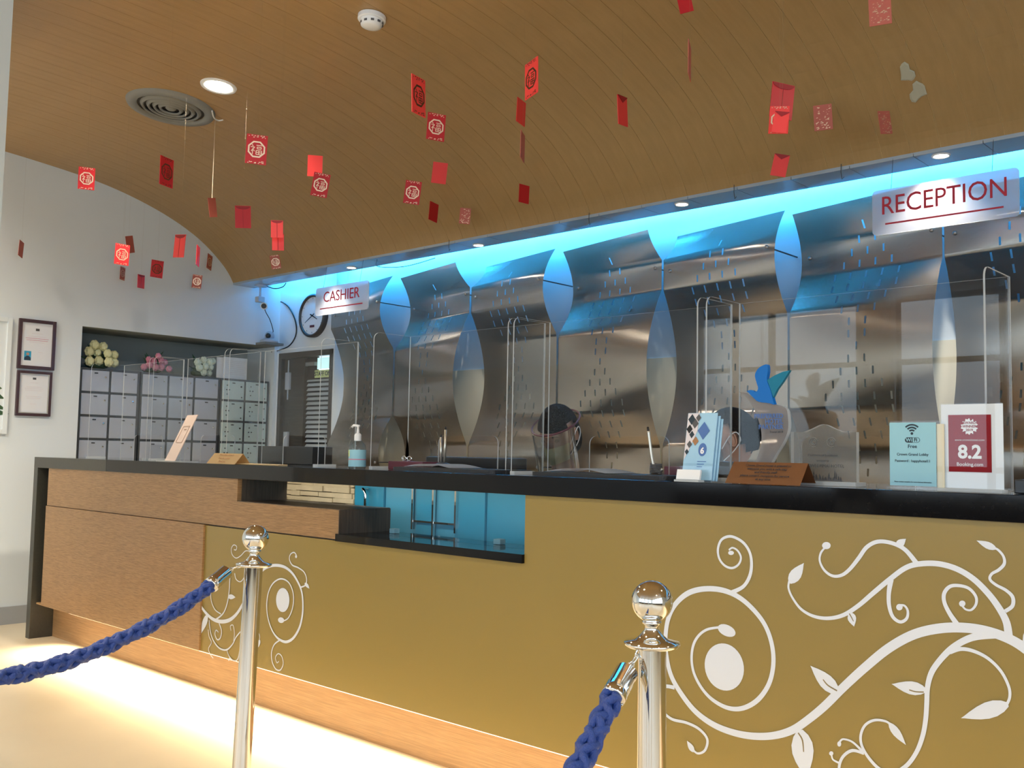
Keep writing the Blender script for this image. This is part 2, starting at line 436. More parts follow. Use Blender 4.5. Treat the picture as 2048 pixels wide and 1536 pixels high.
# curved wooden ceiling: profile (y, z)
prof = catmull([(-.6, 3.15), (.6, 3.15), (1.5, 3.148), (2.1, 3.135), (2.55, 3.108), (3.02, 3.055), (3.34, 2.985), (3.62, 2.890), (3.85, 2.775), (4.02, 2.645), (4.11, 2.55), (4.16, 2.470)], 4)
def zceil(y):
    for (y0, z0), (y1, z1) in zip(prof, prof[1:]):
        if y0 <= y <= y1: return z0 + (z1 - z0) * (y - y0) / (y1 - y0)
    return prof[0][1]
def profile_mesh(bm, x0, x1, d0, d1):
    n = len(prof); nr = []
    for i in range(n):
        a = Vector(prof[max(i - 1, 0)]); c = Vector(prof[min(i + 1, n - 1)]); t = (c - a).normalized(); nr.append(Vector((-t.y, t.x)))
    rows = []
    for i in range(n):
        p = Vector(prof[i]); lo = p + nr[i] * d0; hi = p + nr[i] * d1
        rows.append([bm.verts.new((x, *v)) for x, v in ((x0, lo), (x1, lo), (x1, hi), (x0, hi))])
    for A, C in zip(rows, rows[1:]):
        for k in range(4): bm.faces.new((A[k], A[(k + 1) % 4], C[(k + 1) % 4], C[k]))
    bm.faces.new(rows[0][::-1]); bm.faces.new(rows[-1]); bmesh.ops.recalc_face_normals(bm, faces=bm.faces)
b = B(); profile_mesh(b, XL - .01, XR, .004, .05)
ceil = struct('ceiling', b, M['groove'], smooth=False)
b = B(); PW = .1235; profile_mesh(b, 0, PW - .0016, .0022, .0055)
me = bpy.data.meshes.new('plank'); b.to_mesh(me); b.free(); me.materials.append(M['ceil'])
for p in me.polygons: p.use_smooth = False
npl = int((XR - XL) / PW)
for i in range(npl):
    o = bpy.data.objects.new('plank', me); o.location = (XL + .001 + i * PW, 0, 0); col.objects.link(o); o.parent = ceil
b = B(); box(b, (FL, YF, 3.15), (XR, -.6, 3.3)); struct('ceiling_lobby', b, M['ceil'])
# cornice soffit with joints, open cove above
b = B(); xs = XL; sx = .62; SY0, SY1, SZ = 4.155, 4.345, 2.467
sof = struct('trim_1', (lambda q: (box(q, (XL, SY0, SZ + .012), (XR, SY1, SZ + .03)), q)[1])(b), M['soffit'])
i = 0
while xs < XR - .05:
    b = B(); box(b, (xs + .0015, SY0, SZ), (min(xs + .28, XR) - .0015, SY1, SZ + .012)); obj('soffit_panel', b, M['soffit'], sof); xs += .28
b = B(); box(b, (XL, SY0 + .006, SZ + .03), (XR, SY0 + .03, 2.95)); box(b, (XL, SY0, 2.86), (XR, 4.9, 2.95)); struct('trim_2', b, M['wall'])

# column at the far left, near the camera
p = hit(10, 305, 0, -4.3)
b = B(); box(b, (-5.0, p.y - .8, 0), (-4.3, p.y, 3.149)); struct('trim_3', b, M['column'])

# ------------------------------------------------------------------ ceiling fittings
def slopeM(c):
    return Matrix.Translation(c) @ Matrix.Rotation(math.atan2(zceil(c.y + .05) - zceil(c.y - .05), .1), 4, 'X')
def downlight(px, py, zpl, r, label, glow, group, e, big=False):
    c = hit(px, py, 2, zpl); c = Vector((c.x, c.y, zceil(c.y) if big else zpl))
    t = thing('ceiling_downlight', label, 'downlight', c, group)
    b = B(); lathe(b, [(r * .80, .012), (r * .80, -.004), (r, -.006), (r + .004, .004)], c, 28, slopeM(c) if big else None); obj('trim_ring', b, M['white'], t, True)
    b = B(); lathe(b, [(0, -.0025), (r * .80, -.0025)], c, 28, slopeM(c) if big else None); obj('lens', b, glow, t)
    spot('lamp_beam', (c.x, c.y, c.z - .03), e, (1, .90, .74) if big else (1, .93, .82), 150 if big else 95, .8, (0, 0, 0), r * .6)
    return c
downlight(437, 173, 3.095, .092, 'round white recessed downlight glowing beside the grey ceiling vent', M['lamp'], None, 120, True)
for (px, lab) in (((703, 535), 'small glowing spotlight in the blue soffit above the CASHIER sign'), ((957, 490), 'small glowing spotlight in the blue soffit, second from the left'),
                  ((1364, 408), 'small glowing spotlight in the blue soffit, third from the left'), ((1882, 311), 'small glowing spotlight in the blue soffit above the RECEPTION sign')):
    downlight(px[0], px[1], SZ, .036, lab, M['spotglow'], 'soffit spotlights', 48 if px[0] in (703, 1882) else 22)
# lamps of the same kind further along the ceiling, out of view
for x, y, e_, wh in ((-2.2, .6, 110, 'nearest the camera'), (.4, 2.7, 80, 'right of the RECEPTION sign'), (-4.9, .5, 260, 'left of the camera'), (1.4, .4, 80, 'farthest right'), (-6.3, 1.5, 50, 'by the left wall and column')):
    c = Vector((x, y, zceil(y)))
    t = thing('ceiling_downlight', 'recessed downlight in the lobby ceiling outside the photo, ' + wh, 'downlight', c, 'lobby downlights outside the view')
    b = B(); lathe(b, [(.075, .012), (.075, -.004), (.092, -.006), (.096, .004)], c, 24); obj('trim_ring', b, M['white'], t, True)
    b = B(); lathe(b, [(0, 0), (.075, 0)], c - Vector((0, 0, .0025)), 24); obj('lens', b, M['lamp'], t)
    spot('lamp_beam', (x, y, c.z - .03), e_, (1, .90, .74), 150, .8, (0, 0, 0), .06)

c = hit(342, 215, 2, 3.095); c.z = zceil(c.y) - .002
t = thing('air_diffuser', 'round grey air vent of concentric rings in the wooden ceiling', 'vent', c)
b = B(); lathe(b, [(.245, .004), (.236, -.012), (.192, -.018), (.182, -.006)], c, 40, slopeM(c)); obj('outer_ring', b, M['vent'], t, True)
b = B(); lathe(b, [(0, -.001), (.182, -.001)], c, 40, slopeM(c)); obj('backing_plate', b, M['ventdk'], t)
for r in (.155, .122, .09, .058):
    b = B(); lathe(b, [(r + .012, -.003), (r, -.020), (r - .012, -.012), (r + .006, -.003)], c, 36, slopeM(c)); obj('louvre_ring', b, M['vent'], t, True)
b = B(); lathe(b, [(0, -.014), (.022, -.014), (.03, -.006)], c, 24, slopeM(c)); obj('centre_cap', b, M['vent'], t, True)
b = B(); lathe(b, [(.214, -.016), (.214, -.0165)], c, 4); b.free()

c = hit(744, 36, 2, 3.09); c.z = zceil(c.y)
t = thing('smoke_detector', 'white round smoke detector on the wooden ceiling', 'smoke detector', c)
b = B(); lathe(b, [(.062, 0), (.062, -.018), (.056, -.022), (0, -.022)], c, 28, slopeM(c)); obj('base', b, M['white'], t)
b = B(); lathe(b, [(.050, -.022), (.046, -.045), (.030, -.052), (0, -.053)], c, 28, slopeM(c)); obj('sensor_dome', b, M['white'], t, True)
for k in range(10):
    a = 2 * PI * k / 10; b = B(); obox(b, Matrix.Translation(c + Vector((.0495 * math.cos(a), .0495 * math.sin(a), -.038))) @ Matrix.Rotation(a, 4, 'Z'), .004, .014, .009); obj('slot', b, M['dgrey'], t)

for i, (px, py, r) in enumerate(((1814, 146, .034), (1836, 183, .036))):  # two irregular pale patches just below the planks
    g = ray(px, py); d = 3.
    while d < 6 and (CAM + g * d).z < zceil((CAM + g * d).y) - .004: d += .005
    c = CAM + g * d; sl = math.atan2(zceil(c.y + .02) - zceil(c.y - .02), .04)
    b = B(); T4 = Matrix.Translation(c) @ Matrix.Rotation(sl, 4, 'X') @ Matrix.Rotation(.6 * i, 4, 'Z')
    lathe(b, [(0, -.003), (r * .8, -.003), (r, -.001)], c, 14, Matrix.Diagonal((1, 1.35, 1, 1)))
    for v in b.verts:
        an = math.atan2(v.co.y, v.co.x); k_ = 1 + .22 * math.sin(an * 3 + i * 2) + .12 * math.sin(an * 5 + 1); v.co.x *= k_ * .8; v.co.y *= k_
    b.transform(T4)
    tag(obj('ceiling_patch', b, M['patch'], None), ('upper' if i == 0 else 'lower') + ' pale patch on the wooden ceiling at far right', 'patch')

# ------------------------------------------------------------------ steel sheets
def interp(tab, z):
    if z <= tab[0][0]: return tab[0][1]
    for (a, va), (b_, vb) in zip(tab, tab[1:]):
        if a <= z <= b_:
            t = (z - a) / (b_ - a); t = t * t * (3 - 2 * t) if False else t
            return va + (vb - va) * t
    return tab[-1][1]
def bulge(z, z0, z1, a): return a * math.sin(PI * (z - z0) / (z1 - z0)) ** 0.9 if z0 < z < z1 else 0
def h_eo(z): return bulge(z, 1.235, 2.09, .138) + bulge(z, 2.26, 2.60, .138) + .004
def h_oe(z): return bulge(z, 1.90, 2.44, .135) + bulge(z, .92, 1.42, .115) + .004
def yoff(z): return 4.50 + .035 * math.sin(2 * PI * (z - 1.1) / .9) * 0
rows = [1, 2, 3, 4, 5, 5, 4, 3, 2, 2, 1, 2, 3, 4, 5, 5, 4, 3, 2, 2, 1]
def sheet_mesh(left, right, ztop):
    us = [0, 1]; wd_ = .75
    kk = [x * .0425 for x in range(-4, 5)]
    for k in kk: us += [.5 + (k - .0048) / wd_, .5 + (k + .0048) / wd_]
    us += [.02, .1, .9, .98]; us = sorted(us)
    zr = [2.30 - .059 * i for i in range(len(rows))]
    zs = []
    zall = sorted(set([round(.95 + .0207 * i, 4) for i in range(int((ztop - .95) / .0207))] + [ztop]))
    for z in zall:
        if all(abs(z - c) > .021 for c in zr): zs.append(z)
    for c in zr: zs += [c - .018, c + .018]
    zs = sorted(z for z in zs if z <= ztop)
    bm = B(); g = []
    for z in zs:
        yl, yr = 4.5 + left(z), 4.5 - right(z)
        g.append([bm.verts.new((.003 + u * (wd_ - .006), yl + (yr - yl) * u, z)) for u in us])
    for i in range(len(zs) - 1):
        zc = (zs[i] + zs[i + 1]) / 2; hole = None
        for r_, c in enumerate(zr):
            if abs(zc - c) < .001: hole = rows[r_]
        for j in range(len(us) - 1):
            uc = ((us[j] + us[j + 1]) / 2 - .5) * wd_
            if hole:
                ks = [(m - (hole - 1) / 2) * .085 for m in range(hole)]
                if (us[j + 1] - us[j]) * wd_ < .0105 and any(abs(uc - k) < .002 for k in ks): continue
            bm.faces.new((g[i][j], g[i][j + 1], g[i + 1][j + 1], g[i + 1][j]))
    bmesh.ops.solidify(bm, geom=bm.faces[:], thickness=-.0018)
    bm.normal_update()
    loose = [v for v in bm.verts if not v.link_faces]
    for v in loose: bm.verts.remove(v)
    me = bpy.data.meshes.new('sheet'); bm.to_mesh(me); bm.free(); me.materials.append(M['steel'])
    ns = []
    def yy(u, z): return 4.5 + left(z) + (-right(z) - left(z)) * u
    for p in me.polygons: p.use_smooth = True
    for p in me.polygons:
        fn = p.normal
        for vi in p.vertices:
            c = me.vertices[vi].co; u = max(0, min(1, (c.x - .003) / (wd_ - .006)))
            dz = (yy(u, c.z + .012) - yy(u, c.z - .012)) / .024; du = (yy(1, c.z) - yy(0, c.z)) / wd_
            nn = Vector((du, -1, dz)).normalized()
            d = fn.dot(nn)
            ns.append(nn if d > .6 else (-nn if d < -.6 else fn.copy()))
    uv = me.uv_layers.new(name='UVMap')
    for p in me.polygons:
        for li in p.loop_indices:
            c = me.vertices[me.loops[li].vertex_index].co; uv.data[li].uv = (c.x, c.z)
    me.normals_split_custom_set([tuple(v) for v in ns])
    return me
me_odd = sheet_mesh(h_eo, h_oe, 2.415); me_even = sheet_mesh(h_oe, h_eo, 2.405)
plab = ['wavy brushed steel wall panel under the CASHIER sign, leftmost', 'wavy brushed steel wall panel, second from the left, beside the CASHIER sign', 'wavy brushed steel wall panel, third from the left',
        'wavy brushed steel wall panel reflecting blue behind the head in a face shield', 'wavy brushed steel wall panel left of the bird trophy', 'wavy brushed steel wall panel behind the clear plaque and wifi card', 'wavy brushed steel wall panel at the right edge, behind the red 8.2 card']
for i in range(10):
    x = -6.05 + .75 * i
    lab = plab[i] if i < 7 else 'wavy brushed steel wall panel beyond the right edge of the photo, %s' % ['first', 'second', 'third'][i - 7]
    t = thing('steel_panel', lab, 'wall panel', (x, 4.5, .95), 'wavy steel panels along the back wall')
    o = bpy.data.objects.new('sheet', me_odd if i % 2 == 0 else me_even); o.location = (0, -4.5, -.95); col.objects.link(o); o.parent = t
    L, Rr = (h_eo, h_oe) if i % 2 == 0 else (h_oe, h_eo)
    for u in (.07, .93):
        for z in ((2.19, 1.07) if u < .5 else (2.22, 1.1)):
            yy = (4.5 + L(z)) * (1 - u) + (4.5 - Rr(z)) * u
            b = B(); lathe(b, [(.010, -.001), (.010, .004), (.006, .008), (0, .009)], (0, 0, 0), 10, Matrix.Translation((x + .75 * u, yy, z)) @ Matrix.Rotation(PI / 2, 4, 'X')); obj('bolt_head', b, M['bolt'], t, True)
            b = B(); tube(b, [(x + .75 * u, yy, z), (x + .75 * u, 4.699 if z > 1.74 else 4.693, z)], .004, 6); obj('standoff_rod', b, M['dgrey'], t)

# ------------------------------------------------------------------ lockers in the niche
bays = [(3.005, 2, 'left'), (3.452, 3, 'middle'), (4.108, 2, 'right')]
XF = -6.905
for (y0, nc, w) in bays:
    dw = .2115; y1 = y0 + nc * dw + .012
    t = thing('safe_locker_cabinet', {'left': 'grey locker cabinet of pale doors under the yellow roses', 'middle': 'grey locker cabinet under the pink flowers, between two others', 'right': 'grey locker cabinet of mint-white doors nearest the staff door'}[w], 'locker cabinet', (XF, (y0 + y1) / 2, 0), 'locker cabinets in the wall niche')
    b = B(); box(b, (XF - .36, y0, 0), (XF - .006, y1, 1.728)); obj('body', b, M['cab'], t)
    for r in range(5):
        for c in range(nc):
            ya = y0 + .012 + c * dw; z1 = 1.712 - .165 * r; z0 = z1 - .148
            m = M['safe2'] if w == 'right' else M['safe']
            b = B(); box(b, (XF - .012, ya, z0), (XF, ya + dw - .018, z1), .003); d = obj('door', b, m, t)
            b = B(); box(b, (XF, ya + .085, z1 - .022), (XF + .003, ya + .11, z1 - .014)); obj('number_plate', b, M['black'], d)
            b = B(); T4 = Matrix.Translation((XF, ya + .165, (z0 + z1) / 2 + .03)) @ Matrix.Rotation(PI / 2, 4, 'Y'); lathe(b, [(.007, -.001), (.007, .006), (0, .007)], (0, 0, 0), 8, T4); obj('lock', b, M['chrome'] if w != 'right' else M['black'], d)
            if w == 'right':
                for dy, dz in ((.04, .11), (.035, .075), (.06, .075), (.04, .04), (.17, .02)):
                    b = B(); T4 = Matrix.Translation((XF, ya + dy, z0 + dz)) @ Matrix.Rotation(PI / 2, 4, 'Y'); lathe(b, [(.0055, -.001), (.0055, .004), (0, .005)], (0, 0, 0), 8, T4); obj('key_hole', b, M['dgrey'], d)

def bouquet(px, py, spread, n, pet, label, rr, seed, green=True):
    c = hit(px, py, 0, -6.99); base = Vector((-7.02, c.y, 1.728)); rnd = random.Random(seed)
    t = thing('artificial_bouquet', label, 'flowers', base)
    b = B()
    for k in range(16):
        a = rnd.uniform(0, 2 * PI); L = rnd.uniform(.05, spread)
        tip = base + Vector((.3 * L * math.cos(a), L * math.sin(a) * 1.1, rnd.uniform(.02, .19)))
        mid = (base + tip) / 2 + Vector((0, 0, .03)); s = Vector((0, .014, .010)) if k % 2 else Vector((.012, .012, 0))
        v = [b.verts.new(q_) for q_ in (base, mid + s, tip, mid - s)]; b.faces.new(v)
    sphere(b, base + Vector((0, 0, .035)), .05, (1.1, spread / .05 * .7, .7), 10, 6)
    obj('foliage', b, M['leaf'], t)
    for (dy, dz) in n:
        p = Vector((-6.96 + rnd.uniform(-.02, .02), c.y + dy, 1.728 + dz)); r = rr * rnd.uniform(.85, 1.12)
        b = B(); sphere(b, p, r * .72, (1, 1, .95), 10, 7)
        for ring, (m_, rad, tl) in enumerate(((5, .55, .55), (7, .95, .2))):
            for q_ in range(m_):
                a = 2 * PI * q_ / m_ + ring * .4
                pc = p + Vector((.30 * r * (1 - ring), math.cos(a) * r * rad * .55, math.sin(a) * r * rad * .55))
                sphere(b, pc + Vector((.25 * r * tl, 0, 0)), r * .45, (.55, 1, 1), 7, 5)
        obj('bloom', b, pet, t, True)
bouquet(198, 710, .13, [(-.085, .05), (-.01, .06), (.055, .055), (.10, .055), (-.02, .12), (.045, .115), (.02, .165), (-.09, .12), (.10, .11), (-.05, .17)], M['rose'], 'bouquet of cream yellow roses on top of the left lockers', .037, 1)
bouquet(308, 712, .12, [(-.09, .04), (-.05, .06), (0, .045), (.05, .05), (.10, .04), (-.02, .09), (.04, .10), (.08, .09), (-.06, .10), (.01, .13)], M['rosep'], 'bouquet of dusty pink flowers on the middle lockers', .028, 2)
bouquet(405, 722, .11, [(-.06, .11), (-.01, .13), (.04, .12), (.07, .13), (-.05, .07), (0, .08), (.05, .08), (-.01, .035), (.05, .035)], M['rosew'], 'bouquet of white roses between the pink flowers and papers', .031, 3)
pA, pB = hit(448, 740, 0, -6.93), hit(492, 708, 0, -6.93)
t = thing('notice_sheets', 'white printed notice sheets standing on the right lockers', 'notice', (-6.94, (pA.y + pB.y) / 2, 1.728))
b = B(); box(b, (-6.945, pA.y, 1.729), (-6.940, pB.y + .02, 1.90)); obj('front_sheet', b, M['whitecard'], t)
b = B(); box(b, (-6.960, pA.y - .05, 1.729), (-6.955, pB.y - .02, 1.895)); obj('rear_sheet', b, M['whitecard'], t)
for k in range(8):
    b = B(); box(b, (-6.940, pA.y + .02, 1.87 - .015 * k), (-6.9395, pB.y - .01 * (k % 3), 1.873 - .015 * k)); obj('text_line', b, M['greyfig'], t)

# ------------------------------------------------------------------ frames on the left wall
def wall_frame(name, y0, y1, z0, z1, fm, pm, label, mat_w=.0, bd=.022):
    x = XL; t = thing(name, label, 'picture frame', (x, (y0 + y1) / 2, z0))
    for (a, c_) in (((y0, z0), (y0 + bd, z1)), ((y1 - bd, z0), (y1, z1)), ((y0 + bd, z0), (y1 - bd, z0 + bd)), ((y0 + bd, z1 - bd), (y1 - bd, z1))):
        b = B(); box(b, (x, a[0], a[1]), (x + .02, c_[0], c_[1]), .002); obj('frame_rail', b, fm, t)
    b = B(); box(b, (x, y0 + bd * .6, z0 + bd * .6), (x + .010, y1 - bd * .6, z1 - bd * .6)); obj('sheet', b, pm, t)
    return t, x + .010
t, x = wall_frame('framed_certificate', 2.557, 2.80, 1.685, 2.02, M['framewd'], M['photo'], 'dark framed certificate with a small portrait, upper of two on the wall')
ym = 2.68
b = B(); box(b, (x, 2.60, 1.742), (x + .001, 2.645, 1.805)); ph = obj('portrait_photo', b, M['bluepan'], t)
b = B(); lathe(b, [(0, .0006), (.010, .0006)], (0, 0, 0), 10, Matrix.Translation((x + .0008, 2.623, 1.785)) @ Matrix.Rotation(PI / 2, 4, 'Y')); obj('portrait_face', b, M['skin'], ph)
b = B(); prism(b, [(2.602, 1.743), (2.643, 1.743), (2.643, 1.760), (2.63, 1.772), (2.616, 1.772), (2.602, 1.760)], 0, x + .0010, x + .0016); obj('portrait_suit', b, M['ink'], ph)
for k, (z, hw, mm) in enumerate(((1.945, .012, 'dgrey'), (1.925, .035, 'greyfig'), (1.905, .06, 'greyfig'), (1.892, .075, 'rosep'), (1.879, .07, 'rosep'), (1.866, .05, 'greyfig'), (1.80, .02, 'greyfig'))):
    b = B(); box(b, (x, ym - hw + (.03 if k == 6 else 0), z), (x + .001, ym + hw + (.02 if k == 6 else 0), z + (.016 if k == 0 else .0025))); obj('printed_line', b, M[mm], t)
t, x = wall_frame('framed_certificate', 2.562, 2.79, 1.37, 1.672, M['framewd'], M['photo'], 'framed certificate with a silver inner edge, lower of two on the wall', bd=.018)
b = B()
for (a, c_) in (((2.580, 1.388), (2.586, 1.654)), ((2.766, 1.388), (2.772, 1.654)), ((2.586, 1.388), (2.766, 1.394)), ((2.586, 1.648), (2.766, 1.654))): box(b, (XL + .004, a[0], a[1]), (XL + .018, c_[0], c_[1]))
obj('silver_edge', b, M['silver'], t)
for k, (z, hw) in enumerate(((1.615, .011), (1.592, .025), (1.565, .05), (1.553, .06), (1.541, .055), (1.50, .05), (1.488, .045), (1.45, .02))):
    b = B(); box(b, (x, 2.676 - hw, z), (x + .001, 2.676 + hw, z + (.014 if k == 0 else .0022))); obj('printed_line', b, M['greyfig' if k else 'dgrey'], t)
t, x = wall_frame('framed_leaf_print', 1.75, 2.515, 1.245, 2.015, M['wall'], M['wall'], 'pale framed leaf picture cut off by the left edge', bd=.03)
for (px, py, ex, ey) in ((2, 772, 4, 777), (0, 785, 10, 798), (-6, 805, 14, 820), (-8, 822, 18, 828)):
    p0, p1 = hit(px - 16, py, 0, x), hit(ex, ey, 0, x); m_ = (p0 + p1) / 2; w_ = Vector((0, .002, .016))
    b = B(); prism(b, [(p0.y, p0.z), (m_.y, m_.z - .018), (p1.y, p1.z), (m_.y, m_.z + .018)], 0, x, x + .0015); obj('leaf', b, M['leaf'], t)

# ------------------------------------------------------------------ staff door
X0, X1, DZ = -6.865, -6.135, 1.958
t = thing('door_1', 'dark louvred staff door', 'door', (X0, YB, 0))
for k in ('label', 'category'): del t[k]
t['kind'] = 'structure'
b = B(); box(b, (X0 - .003, YB - .01, 0), (X0 + .055, YB + .1, DZ)); box(b, (X1 - .035, YB - .01, 0), (X1, YB + .1, DZ)); box(b, (X0 - .003, YB - .01, DZ - .045), (X1, YB + .1, DZ)); obj('door_frame', b, M['doorwd'], t)
b = B(); box(b, (X0 + .055, YB + .02, 0), (X0 + .335, YB + .06, DZ - .045)); obj('door_leaf', b, M['doorwd'], t)
LX0, LX1 = X0 + .31, X1 - .035
b = B(); box(b, (LX0, YB + .075, 0), (LX1, YB + .09, 1.74)); obj('louvre_backing', b, M['black'], t)
for k in range(26):
    z = 1.72 - .037 * k; b = B(); obox(b, Matrix.Translation(((LX0 + LX1) / 2, YB + .045, z)) @ Matrix.Rotation(math.radians(-35), 4, 'X'), LX1 - LX0, .004, .026); obj('slat', b, M['slat'], t)
b = B(); box(b, (LX0 + .15, YB + .05, 1.815), (LX1, YB + .055, 1.905)); obj('pane', b, M['sky'], t)
b = B(); box(b, (LX0, YB + .052, 1.80), (LX0 + .16, YB + .06, 1.92)); box(b, (LX0, YB + .05, 1.735), (LX1, YB + .06, 1.80)); obj('transom_panel', b, M['doorwd'], t)
b = B(); box(b, (LX0 + .03, YB + .02, 1.842), (LX0 + .15, YB + .05, 1.872), .003); obj('door_closer', b, M['vent'], t)
b = B(); box(b, (X0 + .10, YB - .002, 1.66), (X0 + .155, YB + .02, 1.80), .004); lb = obj('lock_case', b, M['camgrey'], t)
b = B(); tube(b, [(X0 + .13, YB + .008, 1.58), (X0 + .13, YB + .008, 1.90)], .006, 8); obj('conduit', b, M['camgrey'], t)
b = B(); box(b, (X0 + .10, YB + .0, 1.19), (X0 + .155, YB + .02, 1.32), .003); obj('strike_plate', b, M['camgrey'], t)
t = thing('staff_only_sign', 'lime green STAFF ONLY sign on the dark louvred door', 'sign', (-6.25, YB + .04, 1.75))
b = B(); box(b, (LX0 + .145, YB + .030, 1.745), (LX1 + .001, YB + .040, 1.805)); obj('board', b, M['lime'], t)
text('lettering', 'STAFF ONLY', .048, facing(LX0 + .275, YB + .029, 1.774), M['ink'], t, sx=.95, bold=.0006)
b = B(); box(b, (XL + .004, YB - .014, 0), (XL + .020, YB - .002, 1.965)); struct('trim_4', b, M['whitecard'])

# ------------------------------------------------------------------ clock, cameras, cables
cc = hit(620, 631, 1, 4.555)
t = thing('wall_clock', 'round white wall clock with a dark rim beside the CASHIER sign', 'clock', (cc.x, YB, cc.z - .17))
TY = Matrix.Translation((cc.x + .006, YB, cc.z)) @ Matrix.Rotation(PI / 2, 4, 'X')
b = B(); lathe(b, [(.172, 0), (.172, .035), (.160, .044), (.150, .040), (.148, .024)], (0, 0, 0), 40, TY); obj('rim', b, M['clockdk'], t, True)
b = B(); lathe(b, [(0, .026), (.150, .026)], (0, 0, 0), 40, TY); face = obj('dial', b, M['whitecard'], t)
def hand(L, a, w, nm):
    b = B(); d = Vector((math.sin(a), 0, math.cos(a))); s = Vector((math.cos(a), 0, -math.sin(a))) * w; c0 = Vector((cc.x + .006, YB - .030, cc.z))
    v = [b.verts.new(q_) for q_ in (c0 - d * .03 - s, c0 - d * .03 + s, c0 + d * L + s * .5, c0 + d * L - s * .5)]; f = b.faces.new(v)
    bmesh.ops.solidify(b, geom=[f], thickness=.002); obj(nm, b, M['black'], t)
hand(.105, math.radians(242), .004, 'minute_hand'); hand(.075, math.radians(116), .005, 'hour_hand')
for k in range(12):
    a = k * PI / 6; b = B(); p_ = Vector((cc.x + .006 + .135 * math.sin(a), YB - .0275, cc.z + .135 * math.cos(a))); box(b, p_ - Vector((.002, .001, .002)), p_ + Vector((.002, .001, .006))); obj('hour_mark', b, M['dgrey'], t)
b = B(); box(b, (cc.x - .022, YB - .029, cc.z - .092), (cc.x + .034, YB - .026, cc.z - .074)); obj('nameplate', b, M['maroon'], t)

c = hit(520, 606, 1, 4.30)
t = thing('bullet_camera', 'small white bullet camera on a stem under the soffit corner', 'camera', (c.x, c.y, SZ))
b = B(); tube(b, [(c.x, c.y, SZ), (c.x, c.y, c.z + .03)], .009, 8); obj('stem', b, M['camgrey'], t)
b = B(); lathe(b, [(0, 0), (.05, 0), (.05, -.012), (0, -.012)], (c.x, c.y, SZ), 16); obj('ceiling_plate', b, M['camgrey'], t)
b = B(); box(b, (c.x - .028, c.y - .03, c.z + .005), (c.x + .022, c.y + .03, c.z + .05), .006); obj('bracket', b, M['camgrey'], t)
TC = Matrix.Translation((c.x + .01, c.y + .04, c.z - .018)) @ (CAM - c + Vector((-1.2, 0, 0))).normalized().to_track_quat('Z', 'Y').to_matrix().to_4x4()
b = B(); lathe(b, [(0, 0), (.026, 0), (.028, .10), (.024, .104), (.02, .098)], (0, 0, 0), 18, TC); bd_ = obj('housing', b, M['white'], t, True)
b = B(); lathe(b, [(0, .099), (.021, .099)], (0, 0, 0), 18, TC); obj('lens', b, M['black'], bd_)
cpos = c.copy()
c = hit(541, 690, 0, XL + .05)
t = thing('dome_camera', 'grey dome camera on the niche corner below the bullet camera', 'camera', (XL + .06, c.y, 2.02))
dc = Vector((XL + .07, 4.46, 2.03))
b = B(); lathe(b, [(0, 0), (.075, 0), (.07, .02), (.045, .035), (0, .037)], dc, 24); obj('base', b, M['camgrey'], t, True)
b = B(); sphere(b, dc + Vector((0, 0, .055)), .040, (1, 1, 1.05), 18, 12); obj('ball', b, M['camgrey'], t, True)
b = B(); sphere(b, dc + Vector((.022, -.026, .055)), .022, (1, 1, 1), 12, 8); obj('lens', b, M['black'], t, True)
b = B(); box(b, (XL, 4.38, 2.012), (XL + .14, 4.55, 2.030)); obj('shelf_bracket', b, M['vent'], t)
def cable(pts, r, label, m='black'):
    b = B(); tube(b, catmull([tuple(p) for p in pts], 6), r, 6); tag(obj('cable', b, M[m], None, True), label, 'cable')
def onback(px, py, y=YB - .008): return hit(px, py, 1, y)
cable([onback(528, 604, 4.45), onback(552, 601), onback(575, 612), onback(590, 640), onback(592, 668), onback(580, 690), onback(560, 700), onback(543, 704, 4.56)], .005, 'black cable looping around the clock side of the corner')
cable([onback(527, 612, 4.36), onback(532, 625, 4.40), onback(540, 640, 4.44), onback(546, 660, 4.46), dc + Vector((0, .03, .09))], .0035, 'thin black cable from the bullet camera down to the dome camera')
cable([hit(530, 571, 1, 4.33), hit(548, 577, 1, 4.36), hit(565, 574, 1, 4.37), hit(572, 566, 1, 4.36)], .004, 'short black cable loop under the soffit corner')
cable([hit(757, 502, 1, 4.16) , hit(754, 520, 1, 4.20), hit(756, 533, 1, 4.36), hit(800, 534, 1, 4.37), hit(835, 527, 1, 4.37), hit(870, 516, 1, 4.36)], .003, 'thin black cable drooping below the soffit right of CASHIER')

# ------------------------------------------------------------------ hanging signs
def hang_sign(px, corner_l, corner_r, body, label, tsize, tx, tz, ulx):
    Y = 4.13; a = hit(*corner_l, 1, Y); c_ = hit(*corner_r, 1, Y); z1 = (hit(corner_l[0], corner_l[1], 1, Y).z + hit(*corner_r[:2], 1, Y).z) / 2
    x0, x1 = a.x, c_.x; z1 = px[0]; z0 = px[1]
    t = thing('hanging_sign', label, 'sign', ((x0 + x1) / 2, Y, z0))
    b = B(); prism(b, rrect(x0, z0, x1, z1, .018), 1, Y - .004, Y + .004, 1, 0); obj('acrylic_board', b, [M['frost'], M['acredge']], t)
    text('lettering', body, tsize, facing((x0 + x1) / 2 + tx, Y - .006, (z0 + z1) / 2 + tz), M['signred'], t, spacing=.98, sx=ulx)
    b = B(); w_ = .236; box(b, ((x0 + x1) / 2 + tx - w_, Y - .007, z0 + .040), ((x0 + x1) / 2 + tx + w_, Y - .005, z0 + .047)); obj('underline', b, M['signred'], t)
    for x in (x0 + .08, x1 - .10):
        b = B(); tube(b, [(x, Y, z1 - .01), (x, Y + .03, SZ + .03)], .0012, 5); obj('hanger_wire', b, M['dgrey'], t)
